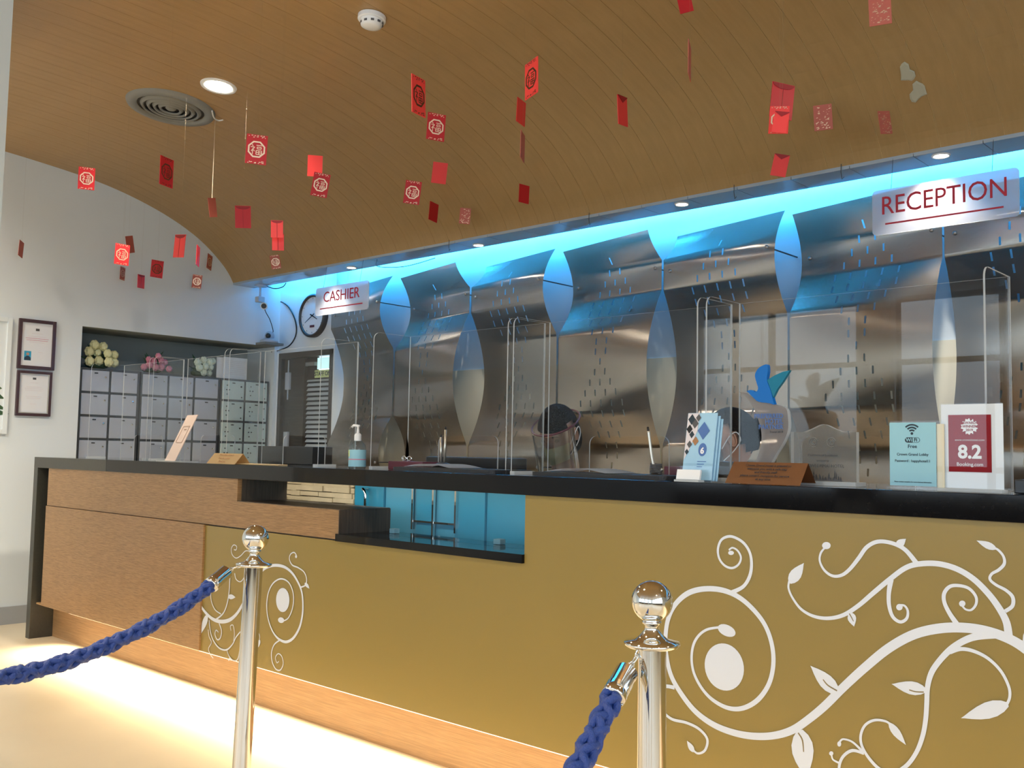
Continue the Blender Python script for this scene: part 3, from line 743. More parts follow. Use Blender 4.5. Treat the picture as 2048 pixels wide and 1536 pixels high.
hang_sign((2.338, 2.143), (1745, 388), (2038, 341), 'RECEPTION', 'frosted hanging acrylic sign reading RECEPTION in red', .112, .0, .022, .88)
hang_sign((2.318, 2.123), (633, 580), (738, 567), 'CASHIER', 'frosted hanging acrylic sign reading CASHIER in red', .105, .0, .022, 1.0)
for px in (900, 1180, 1470, 1684):
    p_ = hit(px, 565 - .189 * (px - 490), 1, SY0 + .004)
    b = B(); tube(b, [(p_.x, SY0 - .004, SZ + .035), (p_.x, SY0 - .006, SZ - .01), (p_.x + .006, SY0 - .008, SZ - .045), (p_.x + .014, SY0 - .006, SZ - .035)], .0018, 5)
    tag(obj('wire_hook', b, M['dgrey'], None), 'empty wire hook on the soffit edge %s' % {900: 'right of the CASHIER sign', 1180: 'above the third steel panel gap', 1470: 'right of the third spotlight', 1684: 'left of the RECEPTION sign'}[px], 'hook')

# ------------------------------------------------------------------ reception counter
CZ0, CZ1 = 1.038, 1.103; CX0, CX1 = -6.325, 1.6; YI = 2.77
cn = thing('reception_counter', 'long reception counter with black stone top, wood and olive front panels', 'counter', (-2.4, 2.6, 0))
b = B(); box(b, (CX0, YC, CZ0), (CX1, 3.12, CZ1), .0015); obj('stone_top', b, M['stone'], cn)
b = B(); box(b, (CX0 - .0005, YC - .001, 0), (CX0 + .055, 3.12, CZ1 - .001), .002); obj('end_leg', b, M['greyst'], cn)
b = B(); box(b, (CX0 + .0, YC - .0012, CZ0), (-5.35, YC + .01, CZ1 - .0005), .001); obj('grey_edge_band', b, M['greyst'], cn)
WX0, WX1 = -6.128, -4.305; ZB, ZM = .217, .812
b = B(); box(b, (CX0 + .05, YI - .12, 0), (WX0 + .02, YI - .1, CZ0)); obj('recess_back', b, M['black'], cn)  # black sheet at the back of the recess beside the end leg
b = B(); box(b, (WX0, YC + .002, ZB), (WX1, YC + .03, ZM), .0012); obj('lower_wood_panel', b, M['wood'], cn)
b = B(); prism(b, [(WX0, ZM + .003), (-3.262, ZM + .003), (-3.262, .934), (-4.03, .934), (-4.03, CZ0), (WX0, CZ0)], 1, YC + .008, YC + .03); obj('upper_wood_panel', b, M['wood'], cn)
OY = YC + .012
b = B(); prism(b, [(WX1 + .001, ZB), (CX1, ZB), (CX1, CZ0), (-2.248, CZ0), (-2.248, .808), (WX1 + .001, .808)], 1, OY, OY + .02); ol = obj('olive_panel', b, M['olive'], cn)
b = B(); box(b, (WX0, YC + .03, ZB), (-3.262, YI - .01, .934), 0); box(b, (WX0, YC + .03, .934), (-4.03, YI, CZ0)); box(b, (-3.262, YC + .032, ZB), (-2.248, YI, .806)); box(b, (-2.248, YC + .033, ZB), (CX1, YI, CZ0)); obj('carcass', b, M['dwood'], cn)
b = B(); box(b, (-4.03, YC + .03, CZ0 - .002), (-4.027, YI, .934)); obj('reveal_panel', b, M['dwood'], cn)
b = B(); box(b, (-3.262, YC + .004, .835), (-3.258, YI, .934)); obj('reveal_panel', b, M['dwood'], cn)
b = B(); box(b, (-4.03, YC + .01, .934), (-3.262, YI, .9365)); obj('sill_board', b, M['dwood'], cn)
b = B(); box(b, (-3.275, YC - .001, .808), (-2.247, YI, .838), .001); obj('black_ledge', b, M['stone'], cn)
b = B(); box(b, (-3.24, YC + .14, .838), (-2.252, YC + .145, CZ0)); obj('glass_pane', b, M['acry'], cn)
b = B(); box(b, (CX0 + .055, 2.632, 0), (CX1, 2.65, .215)); obj('kick_board', b, M['kick'], cn)
b = B(); box(b, (CX0 + .055, YC + .032, .207), (CX1, 2.64, .2165)); obj('under_board', b, M['kick'], cn)
b = B(); box(b, (-5.85, 2.545, .198), (CX1, 2.56, .205)); obj('light_strip', b, M['led'], cn)
b = B(); box(b, (CX0 + .06, 3.6, .72), (CX1, 3.62, .76)); b.free()

# floral vinyl on the olive panel (flat print)
DY = OY - .0012
def plane(px, py): p_ = hit(px, py, 1, DY); return (p_.x, p_.z)
zlift = [0]
def stroke(b, pts, ox, oy, s):
    pts = catmull([tuple(p) for p in pts], 6); L = []
    P = [Vector(plane(ox + p[0] / s, oy + p[1] / s)) for p in pts]
    wv = []
    for p in pts:
        a = Vector(plane(ox + p[0] / s, oy + p[1] / s)); c_ = Vector(plane(ox + p[0] / s, oy + (p[1] + 100) / s)); wv.append((a - c_).length / 100 * p[2] / 2)
    zlift[0] += .00002; y = DY - zlift[0]
    for i in range(len(P)):
        d = P[min(i + 1, len(P) - 1)] - P[max(i - 1, 0)]; nrm = Vector((-d.y, d.x)).normalized() * wv[i]
        L.append((b.verts.new((P[i].x + nrm.x, y, P[i].y + nrm.y)), b.verts.new((P[i].x - nrm.x, y, P[i].y - nrm.y))))
    for A, C in zip(L, L[1:]): b.faces.new((A[0], A[1], C[1], C[0]))
def fill(b, poly, ox, oy, s, lift=0):
    zlift[0] += .00002; y = DY - zlift[0] - lift
    b.faces.new([b.verts.new((plane(ox + p[0] / s, oy + p[1] / s)[0], y, plane(ox + p[0] / s, oy + p[1] / s)[1])) for p in poly])
def leafp(x0, y0, x1, y1, w, bias=.38):
    d = Vector((x1 - x0, y1 - y0)); n_ = Vector((-d.y, d.x)).normalized() * w / 2; o_ = Vector((x0, y0)); out = []
    prof_ = [(0, .25), (.12, .7), (.28, .98), (.45, 1), (.62, .8), (.8, .45), (.92, .16)]
    for t_, k_ in prof_: out.append(tuple(o_ + d * t_ + n_ * k_))
    out.append((x1, y1))
    for t_, k_ in reversed(prof_): out.append(tuple(o_ + d * t_ - n_ * k_))
    return out
A = (1300, 1040, 2.738)
b = B()
S = lambda pts, *a: stroke(b, pts, *a)
S([(2110, 745, 60), (2000, 668, 56), (1880, 618, 54), (1750, 592, 54), (1600, 592, 54), (1450, 625, 52), (1310, 700, 50), (1180, 805, 48), (1060, 915, 46), (960, 1015, 45), (870, 1090, 43), (780, 1150, 42), (680, 1180, 40), (570, 1184, 39), (460, 1165, 37), (350, 1122, 35), (250, 1050, 32), (170, 950, 30), (115, 850, 28), (90, 740, 26), (85, 640, 26), (100, 540, 27), (140, 460, 28), (210, 400, 30), (300, 377, 30), (400, 385, 30), (490, 425, 28), (570, 495, 27), (632, 580, 26), (668, 685, 26), (675, 795, 26), (650, 900, 26), (590, 985, 27), (510, 1030, 26), (430, 1030, 24), (350, 990, 21), (290, 930, 18), (245, 850, 17), (228, 770, 16), (236, 690, 16), (265, 635, 15), (312, 600, 14), (375, 588, 13)], *A)
fill(b, ellipse(420, 605, 52, 30, 20, .45), *A); fill(b, ellipse(407, 805, 106, 131, 36, -.25), *A)
S([(445, 398, 24), (510, 365, 20), (545, 310, 20), (556, 245, 18), (547, 180, 16), (515, 128, 16), (470, 98, 15), (430, 90, 15), (390, 110, 14), (372, 160, 14), (380, 212, 13), (410, 250, 13), (450, 263, 13), (485, 243, 12), (498, 205, 12), (480, 168, 11), (452, 152, 10), (432, 165, 10)], *A); fill(b, ellipse(444, 180, 16, 12, 12), *A)
S([(1965, 645, 44), (1952, 560, 40), (1910, 480, 37), (1850, 400, 35), (1770, 322, 33), (1680, 268, 32), (1580, 240, 31), (1480, 240, 30), (1400, 262, 28), (1310, 327, 27), (1220, 402, 26), (1140, 470, 24), (1060, 520, 22), (980, 538, 20), (900, 528, 18), (830, 490, 15), (783, 430, 13), (759, 375, 12), (762, 335, 12)], *A); fill(b, leafp(765, 345, 843, 235, 64), *A)
S([(1462, 240, 28), (1400, 165, 24), (1330, 128, 22), (1250, 118, 22), (1188, 148, 22), (1142, 210, 22), (1095, 268, 20), (1050, 302, 18), (1000, 306, 16), (955, 275, 14), (930, 225, 12), (935, 182, 12), (957, 152, 10)], *A); fill(b, ellipse(966, 140, 24, 20, 14), *A); fill(b, leafp(1350, 145, 1402, 103, 44), *A)
S([(1320, 325, 30), (1308, 400, 24), (1310, 470, 22), (1330, 530, 20), (1370, 558, 18), (1405, 540, 16), (1412, 500, 14), (1395, 470, 12), (1370, 466, 12)], *A); fill(b, ellipse(1366, 477, 18, 18, 14), *A)
fill(b, leafp(1098, 508, 1118, 584, 46), *A)
S([(1682, 572, 30), (1640, 510, 25), (1612, 450, 22), (1612, 400, 21), (1645, 363, 19), (1700, 360, 18), (1750, 377, 17), (1785, 420, 16), (1785, 462, 14), (1760, 492, 12), (1730, 490, 11), (1712, 472, 11)], *A); fill(b, ellipse(1710, 458, 18, 17, 14), *A)
S([(1945, 500, 20), (1985, 470, 20), (1986, 422, 20), (1950, 385, 18), (1895, 355, 16), (1862, 325, 15), (1872, 295, 15), (1910, 273, 17), (1940, 240, 17), (1936, 200, 14), (1908, 165, 13), (1880, 150, 11)], *A); fill(b, leafp(1895, 158, 1788, 112, 38), *A)
S([(1900, 625, 46), (1790, 637, 40), (1720, 661, 36), (1650, 705, 34), (1590, 765, 31), (1542, 835, 30), (1520, 915, 28), (1516, 1000, 27), (1510, 1090, 26), (1494, 1180, 25), (1460, 1270, 23), (1405, 1345, 22), (1330, 1385, 20), (1260, 1365, 19), (1200, 1305, 18), (1160, 1235, 16), (1155, 1175, 15), (1180, 1122, 14), (1230, 1096, 14), (1290, 1102, 13), (1325, 1125, 13)], *A); fill(b, leafp(1310, 1112, 1402, 1232, 42), *A)
S([(1640, 722, 28), (1700, 706, 22), (1770, 717, 20), (1850, 757, 18), (1920, 825, 17), (1964, 910, 16), (1970, 970, 15), (1950, 1018, 14)], *A); fill(b, leafp(1962, 1010, 1703, 1085, 92), *A)
fill(b, leafp(1030, 950, 878, 797, 78), *A); fill(b, leafp(1512, 935, 1323, 898, 72), *A); fill(b, leafp(822, 1150, 858, 1420, 118), *A)
S([(1165, 1268, 16), (1110, 1216, 12), (1060, 1200, 10), (1040, 1213, 10)], *A); fill(b, ellipse(1037, 1226, 11, 15, 12), *A)
S([(1172, 1278, 17), (1110, 1262, 17), (1062, 1290, 16), (1038, 1340, 16), (1036, 1410, 16)], *A)
S([(1035, 1330, 12), (1003, 1312, 10), (995, 1288, 10)], *A); fill(b, ellipse(993, 1278, 12, 12, 12), *A)
S([(20, 912, 18), (90, 910, 20), (135, 918, 22)], *A)
S([(30, 1010, 14), (60, 1040, 15), (120, 1090, 16), (200, 1110, 16), (270, 1145, 16), (314, 1200, 16), (302, 1260, 14), (262, 1278, 12), (230, 1252, 12)], *A); fill(b, leafp(240, 1270, 203, 1208, 28), *A)
fill(b, leafp(2052, 690, 2120, 520, 60), *A)
d1 = obj('scroll_decal', b, M['decal'], ol, label='large white scrolling vine print on the olive panel')
for pts in ([(948, 873, 6), (975, 905, 8), (1025, 935, 8)], [(1420, 930, 7), (1455, 940, 7), (1500, 942, 7)], [(812, 1165, 8), (835, 1205, 9), (842, 1270, 6)], [(1092, 512, 6), (1105, 535, 6), (1115, 555, 4)]): b = B(); stroke(b, pts, *A); obj('leaf_vein', b, M['dkline'], d1)
A = (360, 1020, 4.267)
b = B()
S([(150, 780, 26), (215, 870, 27), (280, 930, 30), (350, 952, 33), (420, 940, 33), (480, 892, 30), (530, 815, 28), (575, 720, 26), (630, 610, 24), (700, 520, 23), (760, 482, 24), (830, 472, 26), (900, 490, 25), (960, 540, 23), (1010, 620, 21), (1040, 700, 20), (1050, 800, 20), (1045, 900, 22), (1020, 1005, 24), (970, 1090, 24), (910, 1125, 24), (850, 1105, 21), (800, 1050, 16), (765, 970, 14), (745, 880, 13), (742, 790, 13), (757, 700, 13), (792, 630, 13), (842, 592, 13), (890, 592, 13), (935, 627, 12), (965, 700, 12), (970, 780, 12), (955, 860, 12), (925, 922, 11), (890, 945, 10)], *A)
fill(b, ellipse(864, 940, 27, 24, 16, .4), *A); fill(b, ellipse(878, 768, 57, 103, 32), *A)
S([(850, 1112, 14), (805, 1150, 12), (782, 1220, 12), (790, 1300, 12), (820, 1358, 12), (858, 1365, 11), (882, 1312, 10), (870, 1250, 10), (840, 1226, 9), (816, 1258, 8), (828, 1303, 8), (845, 1290, 8)], *A)
S([(1028, 660, 14), (1070, 642, 12), (1082, 590, 12), (1060, 530, 11), (1010, 492, 12), (960, 470, 12), (935, 420, 10), (945, 377, 10), (975, 362, 10), (995, 385, 10)], *A); fill(b, leafp(1068, 622, 1106, 672, 26), *A); fill(b, ellipse(992, 397, 9, 14, 10), *A)
S([(300, 940, 16), (370, 882, 14), (405, 792, 14), (422, 680, 12), (426, 600, 12), (432, 540, 11)], *A); fill(b, leafp(412, 738, 476, 745, 42), *A)
S([(350, 887, 11), (300, 850, 10), (270, 780, 10), (265, 710, 10), (280, 680, 10)], *A); fill(b, leafp(280, 695, 350, 640, 36), *A)
S([(600, 352, 8), (560, 350, 8), (520, 390, 8), (480, 410, 8), (447, 380, 8), (440, 330, 8), (460, 298, 8), (485, 312, 8), (480, 340, 8), (462, 338, 8)], *A)
S([(468, 540, 12), (480, 590, 9), (515, 612, 8), (545, 580, 8), (555, 520, 8), (550, 470, 8)], *A)
S([(335, 965, 13), (356, 1030, 12), (346, 1090, 12), (320, 1106, 12), (300, 1060, 10), (310, 1025, 9), (330, 1043, 9)], *A)
S([(250, 940, 12), (262, 1040, 12), (290, 1120, 13), (340, 1180, 14), (400, 1192, 15), (450, 1145, 12), (480, 1085, 12), (525, 1030, 12)], *A)
S([(460, 1118, 9), (466, 1050, 8), (455, 985, 8), (432, 990, 8), (437, 1030, 8)], *A)
S([(400, 1190, 10), (422, 1250, 10), (460, 1286, 10), (495, 1270, 10), (512, 1180, 9), (520, 1080, 9)], *A); fill(b, leafp(432, 1262, 413, 1288, 16), *A)
S([(242, 1020, 8), (250, 1080, 8), (270, 1130, 8), (246, 1180, 8), (256, 1225, 9), (285, 1265, 9)], *A); fill(b, leafp(232, 895, 184, 1052, 42), *A)
S([(668, 1030, 8), (682, 1080, 8), (678, 1120, 8)], *A); fill(b, leafp(682, 1108, 657, 1190, 26), *A)
d2 = obj('scroll_decal', b, M['decal'], ol, label='small white vine print behind the left chrome post')

# ------------------------------------------------------------------ behind the opening: lobby reflections in blue glass, built as solid parts
YP = 2.95
t = thing('reflected_stone_pier', 'pale split-stone wall reflection, built as cladding in the counter opening', 'stone cladding', (-4.0, YP, .76))
b = B(); box(b, (-4.50, YP + .012, .76), (-3.735, YP + .06, CZ0 - .002)); obj('mortar_bed', b, M['mortar'], t)
rnd = random.Random(4); z = .90; rowz = [(.895, .922), (.924, .946), (.948, .972), (.974, 1.000), (1.002, 1.030)]
for (z0, z1) in rowz:
    x = -4.50
    while x < -3.74:
        w_ = rnd.uniform(.07, .24); x1 = min(x + w_, -3.735)
        b = B(); box(b, (x + .0015, YP - rnd.uniform(0, .010), z0 + rnd.uniform(-.002, .002)), (x1 - .0015, YP + .02, z1 + rnd.uniform(-.002, .002)), .0018); obj('stone', b, M['stones'], t); x = x1
t = thing('blue_reflection_panel', 'glossy blue glass with reflected chrome rails, built as a solid partition', 'partition', (-3.2, YP, .76))
xs_ = [-3.735, -3.52, -3.30, -3.18, -3.05, -2.87, -2.62, -2.2]
for k in range(len(xs_) - 1):
    b = B(); box(b, (xs_[k] + .002, YP + (.01 if k % 2 else 0), .76), (xs_[k + 1] - .002, YP + .03, CZ0 - .003), .001); obj('panel', b, M['bluepan'] if k not in (1, 3) else M['bluecab'], t)
for px in (825, 866, 911):
    p_ = hit(px, 1000, 1, YP - .01); b = B(); box(b, (p_.x - .005, YP - .012, .80 if px == 866 else .835), (p_.x + .005, YP + .001, CZ0 - .004)); obj('chrome_upright', b, M['chrome'], t)
p_, q_ = hit(825, 1043, 1, YP - .01), hit(911, 1046, 1, YP - .01)
b = B(); box(b, (p_.x, YP - .010, .868), (q_.x, YP, .876)); obj('chrome_crossbar', b, M['chrome'], t)
p_ = hit(731, 980, 1, YP - .03)
b = B(); tube(b, [(p_.x - .02, YP - .002, 1.0), (p_.x - .02, YP - .03, 1.0), (p_.x, YP - .034, .992), (p_.x + .006, YP - .034, .975), (p_.x + .006, YP - .034, .88)], .007, 10); obj('pull_handle', b, M['chrome'], t, True)
for (px, py, w_) in ((782, 1076, .03), (990, 1092, .035)):  # white reflections in the glass, added as small solid blocks
    p_ = hit(px, py, 1, 2.70); b = B(); box(b, (p_.x, 2.69, .839), (p_.x + w_, 2.72, .858), .002); tag(obj('reflection_block', b, M['wifi'], None), 'small pale block for a paper reflection on the black ledge, %s of two' % ('left' if px < 900 else 'right'), 'packet')

# ------------------------------------------------------------------ acrylic screens
ZS = 1.672; ZT = CZ1
scr = [((-5.831, -5.113), 'clear acrylic counter screen at the far left end of the counter'), ((-5.068, -4.345), 'clear acrylic counter screen behind the leaning peach card, second from left'), ((-4.304, -3.552), 'clear acrylic counter screen behind the gold tent card, third from left'),
       ((-3.196, -2.428), 'clear acrylic counter screen right of the hand sanitizer bottle'), ((-2.405, -1.630), 'clear acrylic counter screen in front of the face shield wearer'), ((-1.603, -.795), 'clear acrylic counter screen around the trophy, plaque and wifi card')]
for (x0, x1), lab in scr:
    t = thing('acrylic_screen', lab, 'screen', ((x0 + x1) / 2, 2.7, ZT), 'clear acrylic screens on the counter')
    e = .005; cw = .17; xm = (x0 + x1) / 2 - .02
    poly = [(x0, ZT + .001), (xm - cw, ZT + .001)]
    for k in range(6): a = PI - k * PI / 2 / 5; poly.append((xm - cw + .03 + .03 * math.cos(a), 1.246 - .03 + .03 * math.sin(a)))
    for k in range(6): a = PI / 2 - k * PI / 2 / 5; poly.append((xm + cw - .03 + .03 * math.cos(a), 1.246 - .03 + .03 * math.sin(a)))
    poly += [(xm + cw, ZT + .001), (x1, ZT + .001), (x1, ZS), (x0, ZS)]
    b = B(); prism(b, poly, 1, 2.80, 2.80 + e, 1, 0); obj('front_pane', b, [M['acry'], M['acredge']], t)
    for x in (x0, x1 - e):
        b = B(); prism(b, rrect(2.60, ZT + .001, 2.80, ZS, .03, 6, (0, 0, 0, 1)), 0, x, x + e, 1, 0); obj('side_pane', b, [M['acry'], M['acredge']], t)
        b = B(); xx = x - .02 if x == x1 - e else x + e; box(b, (xx, 2.59, ZT), (xx + .022, 2.70, ZT + .012), .001); obj('foot', b, M['acredge'], t)

# ------------------------------------------------------------------ counter-top items
def onc(px, py, y): return hit(px, py, 1, y)
ZC = CZ1 + .0005
# leaning peach card
a, c_ = onc(330, 921, 2.62), onc(360, 921, 2.62)
t = thing('leaning_card_stand', 'tall peach card leaning on a clear stand at the counter left', 'card stand', (a.x, 2.62, ZC))
t4 = Matrix.Translation(((a.x + c_.x) / 2 + .01, 2.60, ZC)) @ Matrix.Rotation(math.radians(-8), 4, 'Z') @ Matrix(((1, .0, .42, 0), (0, 1, .30, 0), (0, 0, 1, 0), (0, 0, 0, 1)))
b = B(); obox(b, t4, .145, .004, .245); obj('card', b, M['pinkpaper'], t)
b = B(); t5 = t4 @ Matrix.Translation((0, -.003, .10))
for (x, z, w_, h_) in ((0, .0, .085, .0015), (0, .085, .085, .0015), (-.042, 0, .0015, .085), (.042, 0, .0015, .085), (0, .068, .03, .003)): obox(b, t5 @ Matrix.Translation((x, 0, z)), w_, .001, h_)
obj('printed_box', b, M['copper'], t)
b = B(); box(b, (a.x - .03, 2.585, ZC), (a.x + .24, 2.68, ZC + .004)); obj('clear_base', b, M['acredge'], t)
# gold tent card
def tent(name, label, px0, px1, y, h, dp, m, lines, pxz=None, mi='copper'):
    a, c_ = onc(px0, 920, y), onc(px1, 920, y)
    t = thing(name, label, 'tent card', ((a.x + c_.x) / 2, y + dp / 2, ZC))
    b = B()
    f = [b.verts.new(v) for v in ((a.x, y, ZC), (c_.x, y, ZC), (c_.x, y + dp / 2, ZC + h), (a.x, y + dp / 2, ZC + h), (c_.x, y + dp, ZC), (a.x, y + dp, ZC))]
    f1 = b.faces.new(f[:4]); f2 = b.faces.new((f[3], f[2], f[4], f[5])); bmesh.ops.solidify(b, geom=[f1, f2], thickness=.003)
    obj('folded_card', b, m, t)
    for k, (body, s) in enumerate(lines):
        zz = .82 - k * .62 / max(1, len(lines) - 1) if len(lines) > 1 else .5
        ang = math.atan2(h, dp / 2)
        M4 = Matrix.Translation(((a.x + c_.x) / 2, y + dp / 2 * zz - .002 * math.sin(ang), ZC + h * zz + .002)) @ Matrix.Rotation(ang, 4, 'X')
        text('printed_line', body, s, M4, M[mi], t, ext=.0002)
    return t
tent('gold_tent_card', 'small gold folded tent card left of the black box', 413, 470, 2.50, .050, .085, M['brass'], [('Please keep a distance', .014), ('from the counter', .014), ('Thank you', .014)])
a, c_ = onc(522, 910, 2.95), onc(632, 910, 2.95)
b = B(); box(b, (a.x, 2.93, ZC), (c_.x, 3.05, ZC + .09), .002); tag(obj('card_terminal_box', b, M['black'], None), 'black box behind the screens left of the sanitizer bottle', 'box')
a, c_ = onc(440, 928, 2.56), onc(566, 928, 2.56)
b = B(); box(b, (a.x, 2.535, ZC), (c_.x, 2.585, ZC + .006), .001); tag(obj('acrylic_strip', b, M['brass'], None), 'low acrylic strip coloured with a gold reflection, before the gold tent card', 'strip')  # gold colour stands in for the glow reflected in a clear foot
# sanitizer
c = onc(714, 935, 2.60); c.z = ZC
t = thing('sanitizer_bottle', 'clear hand sanitizer pump bottle with a white pump and coloured label', 'bottle', c)
b = B(); lathe(b, [(0, 0), (.034, 0), (.036, .006), (.036, .085), (.032, .100), (.020, .113), (.013, .118)], c, 22); obj('bottle', b, M['bottle'], t, True)
b = B(); lathe(b, [(.0365, .008), (.0365, .045), (.0365, .078)], c, 22); lb = obj('label', b, M['wifi'], t, True)
b = B(); lathe(b, [(.0370, .050), (.0370, .076)], c, 22, Matrix.Translation(c)); 
for f in list(b.faces):
    if f.calc_center_median().x > c.x - .004: b.faces.remove(f)
obj('label_band', b, M['lime'], lb)
b = B(); lathe(b, [(.0372, .036), (.0372, .040)], c, 22); obj('label_stripe', b, M['rosep'], lb)
b = B(); lathe(b, [(.015, .115), (.015, .140), (.010, .146), (.006, .148), (.005, .172), (.008, .174), (.008, .182), (0, .183)], c, 16)
tube(b, [c + Vector((0, 0, .178)), c + Vector((-.025, -.004, .180)), c + Vector((-.034, -.006, .172))], .005, 8); obj('pump', b, M['white'], t, True)
# maroon holder with letter opener
a, c_ = onc(776, 935, 2.66), onc(845, 935, 2.66)
t = thing('maroon_pen_box', 'maroon leather desk box behind the left black folder', 'desk box', ((a.x + c_.x) / 2, 2.70, ZC))
b = B(); box(b, (a.x, 2.66, ZC), (c_.x, 2.76, ZC + .034), .003); obj('box', b, M['maroon'], t)
c = onc(814, 915, 2.70)
b = B(); v = [b.verts.new(q_) for q_ in ((c.x - .010, 2.70, ZC + .04), (c.x + .012, 2.70, ZC + .04), (c.x + .009, 2.70, ZC + .09), (c.x - .004, 2.70, ZC + .145))]; f = b.faces.new(v); bmesh.ops.solidify(b, geom=[f], thickness=.002); tt = thing('scissors', 'steel scissors standing point up on the maroon box', 'scissors', (c.x, 2.70, ZC + .034)); obj('blade', b, M['chrome'], tt)
for s_ in (-1, 1):
    b = B(); tube(b, [(c.x + s_ * .016 + .013 * math.cos(k * PI / 5), 2.70, ZC + .046 + .009 * math.sin(k * PI / 5)) for k in range(10)], .003, 6, closed=True); obj('finger_loop', b, M['chrome'], tt, True)
# folders with paper
for (p0, p1, yy, lab) in ((782, 985, 2.53, 'left'), (1060, 1330, 2.52, 'right')):
    a, c_ = onc(p0, 940, yy), onc(p1, 940, yy)
    t = thing('leather_folder', 'black leather registration folder, %s' % ('beside the maroon box' if lab == 'left' else 'in front of the face shield wearer'), 'folder', ((a.x + c_.x) / 2, 2.65, ZC))
    b = B(); prism(b, rrect(a.x, yy, c_.x, yy + .22, .02), 2, ZC, ZC + .014); obj('cover', b, M['leather'], t)
    t2 = thing('form_sheet', 'white form sheets lying open on the black folder, %s' % ('near the maroon box' if lab == 'left' else 'near the face shield wearer'), 'paper', ((a.x + c_.x) / 2, 2.65, ZC + .015))
    b = B(); n_ = 12; x0_, x1_ = a.x + .05, c_.x - .22
    g = [[b.verts.new((x0_ + (x1_ - x0_) * i_ / n_, yv, ZC + .016 + .013 * math.sin(PI * min(1, i_ / n_ * 1.1)) ** 1.0)) for yv in (yy + .02, yy + .20)] for i_ in range(n_ + 1)]
    fs = [b.faces.new((A_[0], C_[0], C_[1], A_[1])) for A_, C_ in zip(g, g[1:])]; bmesh.ops.solidify(b, geom=fs, thickness=.002); obj('sheet', b, M['paper'], t2, True)
# black tray behind, left of centre
a, c_ = onc(868, 925, 2.95), onc(1012, 925, 2.95)
b = B(); box(b, (a.x, 2.90, ZC), (c_.x, 3.08, ZC + .055), .006); tag(obj('document_tray', b, M['black'], None), 'low black desk machine behind the screen near the pen stand', 'desk machine')
# pen stand with two pens
c = onc(886, 930, 2.74)
t = thing('pen_stand', 'round black pen stand holding two upright silver pens', 'pen stand', (c.x, 2.74, ZC))
b = B(); lathe(b, [(0, 0), (.045, 0), (.046, .012), (.035, .026), (.012, .034), (0, .034)], (c.x, 2.74, ZC), 24); obj('base', b, M['black'], t, True)
for dx, h_ in ((-.012, .135), (.008, .165)):
    t2 = thing('counter_pen', 'silver pen upright in the black stand, %s of the two' % ('shorter' if h_ < .15 else 'taller'), 'pen', (c.x + dx, 2.74, ZC + .03))
    b = B(); tube(b, [(c.x + dx, 2.74, ZC + .028), (c.x + dx * 1.3, 2.74, ZC + h_)], .005, 8); obj('barrel', b, M['silver'], t2, True)
    b = B(); tube(b, [(c.x + dx * 1.3, 2.74, ZC + h_), (c.x + dx * 1.3, 2.74, ZC + h_ + .012)], .0035, 8); obj('tip', b, M['black'], t2, True)
# curved pen with coiled cord
c = onc(1312, 940, 2.70)
t = thing('corded_pen', 'pale curved pen rising from a coiled cord stand beside the cream gap', 'pen', (c.x, 2.70, ZC))
b = B(); lathe(b, [(0, 0), (.03, 0), (.03, .01), (.012, .022), (0, .024)], (c.x, 2.70, ZC), 18); obj('base', b, M['black'], t, True)
b = B(); tube(b, catmull([tuple(onc(px, py, 2.70)) for px, py in ((1325, 938), (1318, 943), (1310, 938), (1304, 915), (1300, 885), (1297, 862))], 5), .0052, 8); obj('barrel', b, M['silver'], t, True)
b = B(); tube(b, [onc(1297, 864, 2.70), onc(1295.5, 854, 2.70)], .004, 8); obj('tip', b, M['black'], t, True)
b = B(); tube(b, [(c.x + .0 + .022 * math.cos(k * .8), 2.70 + .012 * math.sin(k * .8), ZC + .014 + .0006 * k) for k in range(60)], .0022, 5); obj('coiled_cord', b, M['dgrey'], t, True)
a = onc(1338, 945, 2.86); b = B(); box(b, (a.x - .02, 2.86, ZC), (a.x + .14, 2.95, ZC + .04), .002); tag(obj('maroon_box', b, M['maroon'], None), 'small maroon box behind the brochure holder', 'box')
a = onc(1405, 955, 3.0); b = B(); box(b, (a.x + .0, 2.98, ZC), (a.x + .16, 3.05, ZC + .06), .004); tag(obj('desk_phone_box', b, M['black'], None), 'black box behind the copper tent plate', 'box')
# white card box
a, c_ = onc(1349, 962, 2.50), onc(1398, 962, 2.50)
t = thing('business_card_holder', 'clear low holder of white name cards before the brochures', 'card holder', (a.x, 2.54, ZC))
b = B(); box(b, (a.x, 2.497, ZC), (c_.x, 2.528, ZC + .006)); obj('base', b, M['acredge'], t)
b = B(); obox(b, tmat((a.x + c_.x) / 2, 2.508, ZC + .006, 0, math.radians(-14)), (c_.x - a.x) * .95, .008, .030); obj('cards', b, M['whitecard'], t)
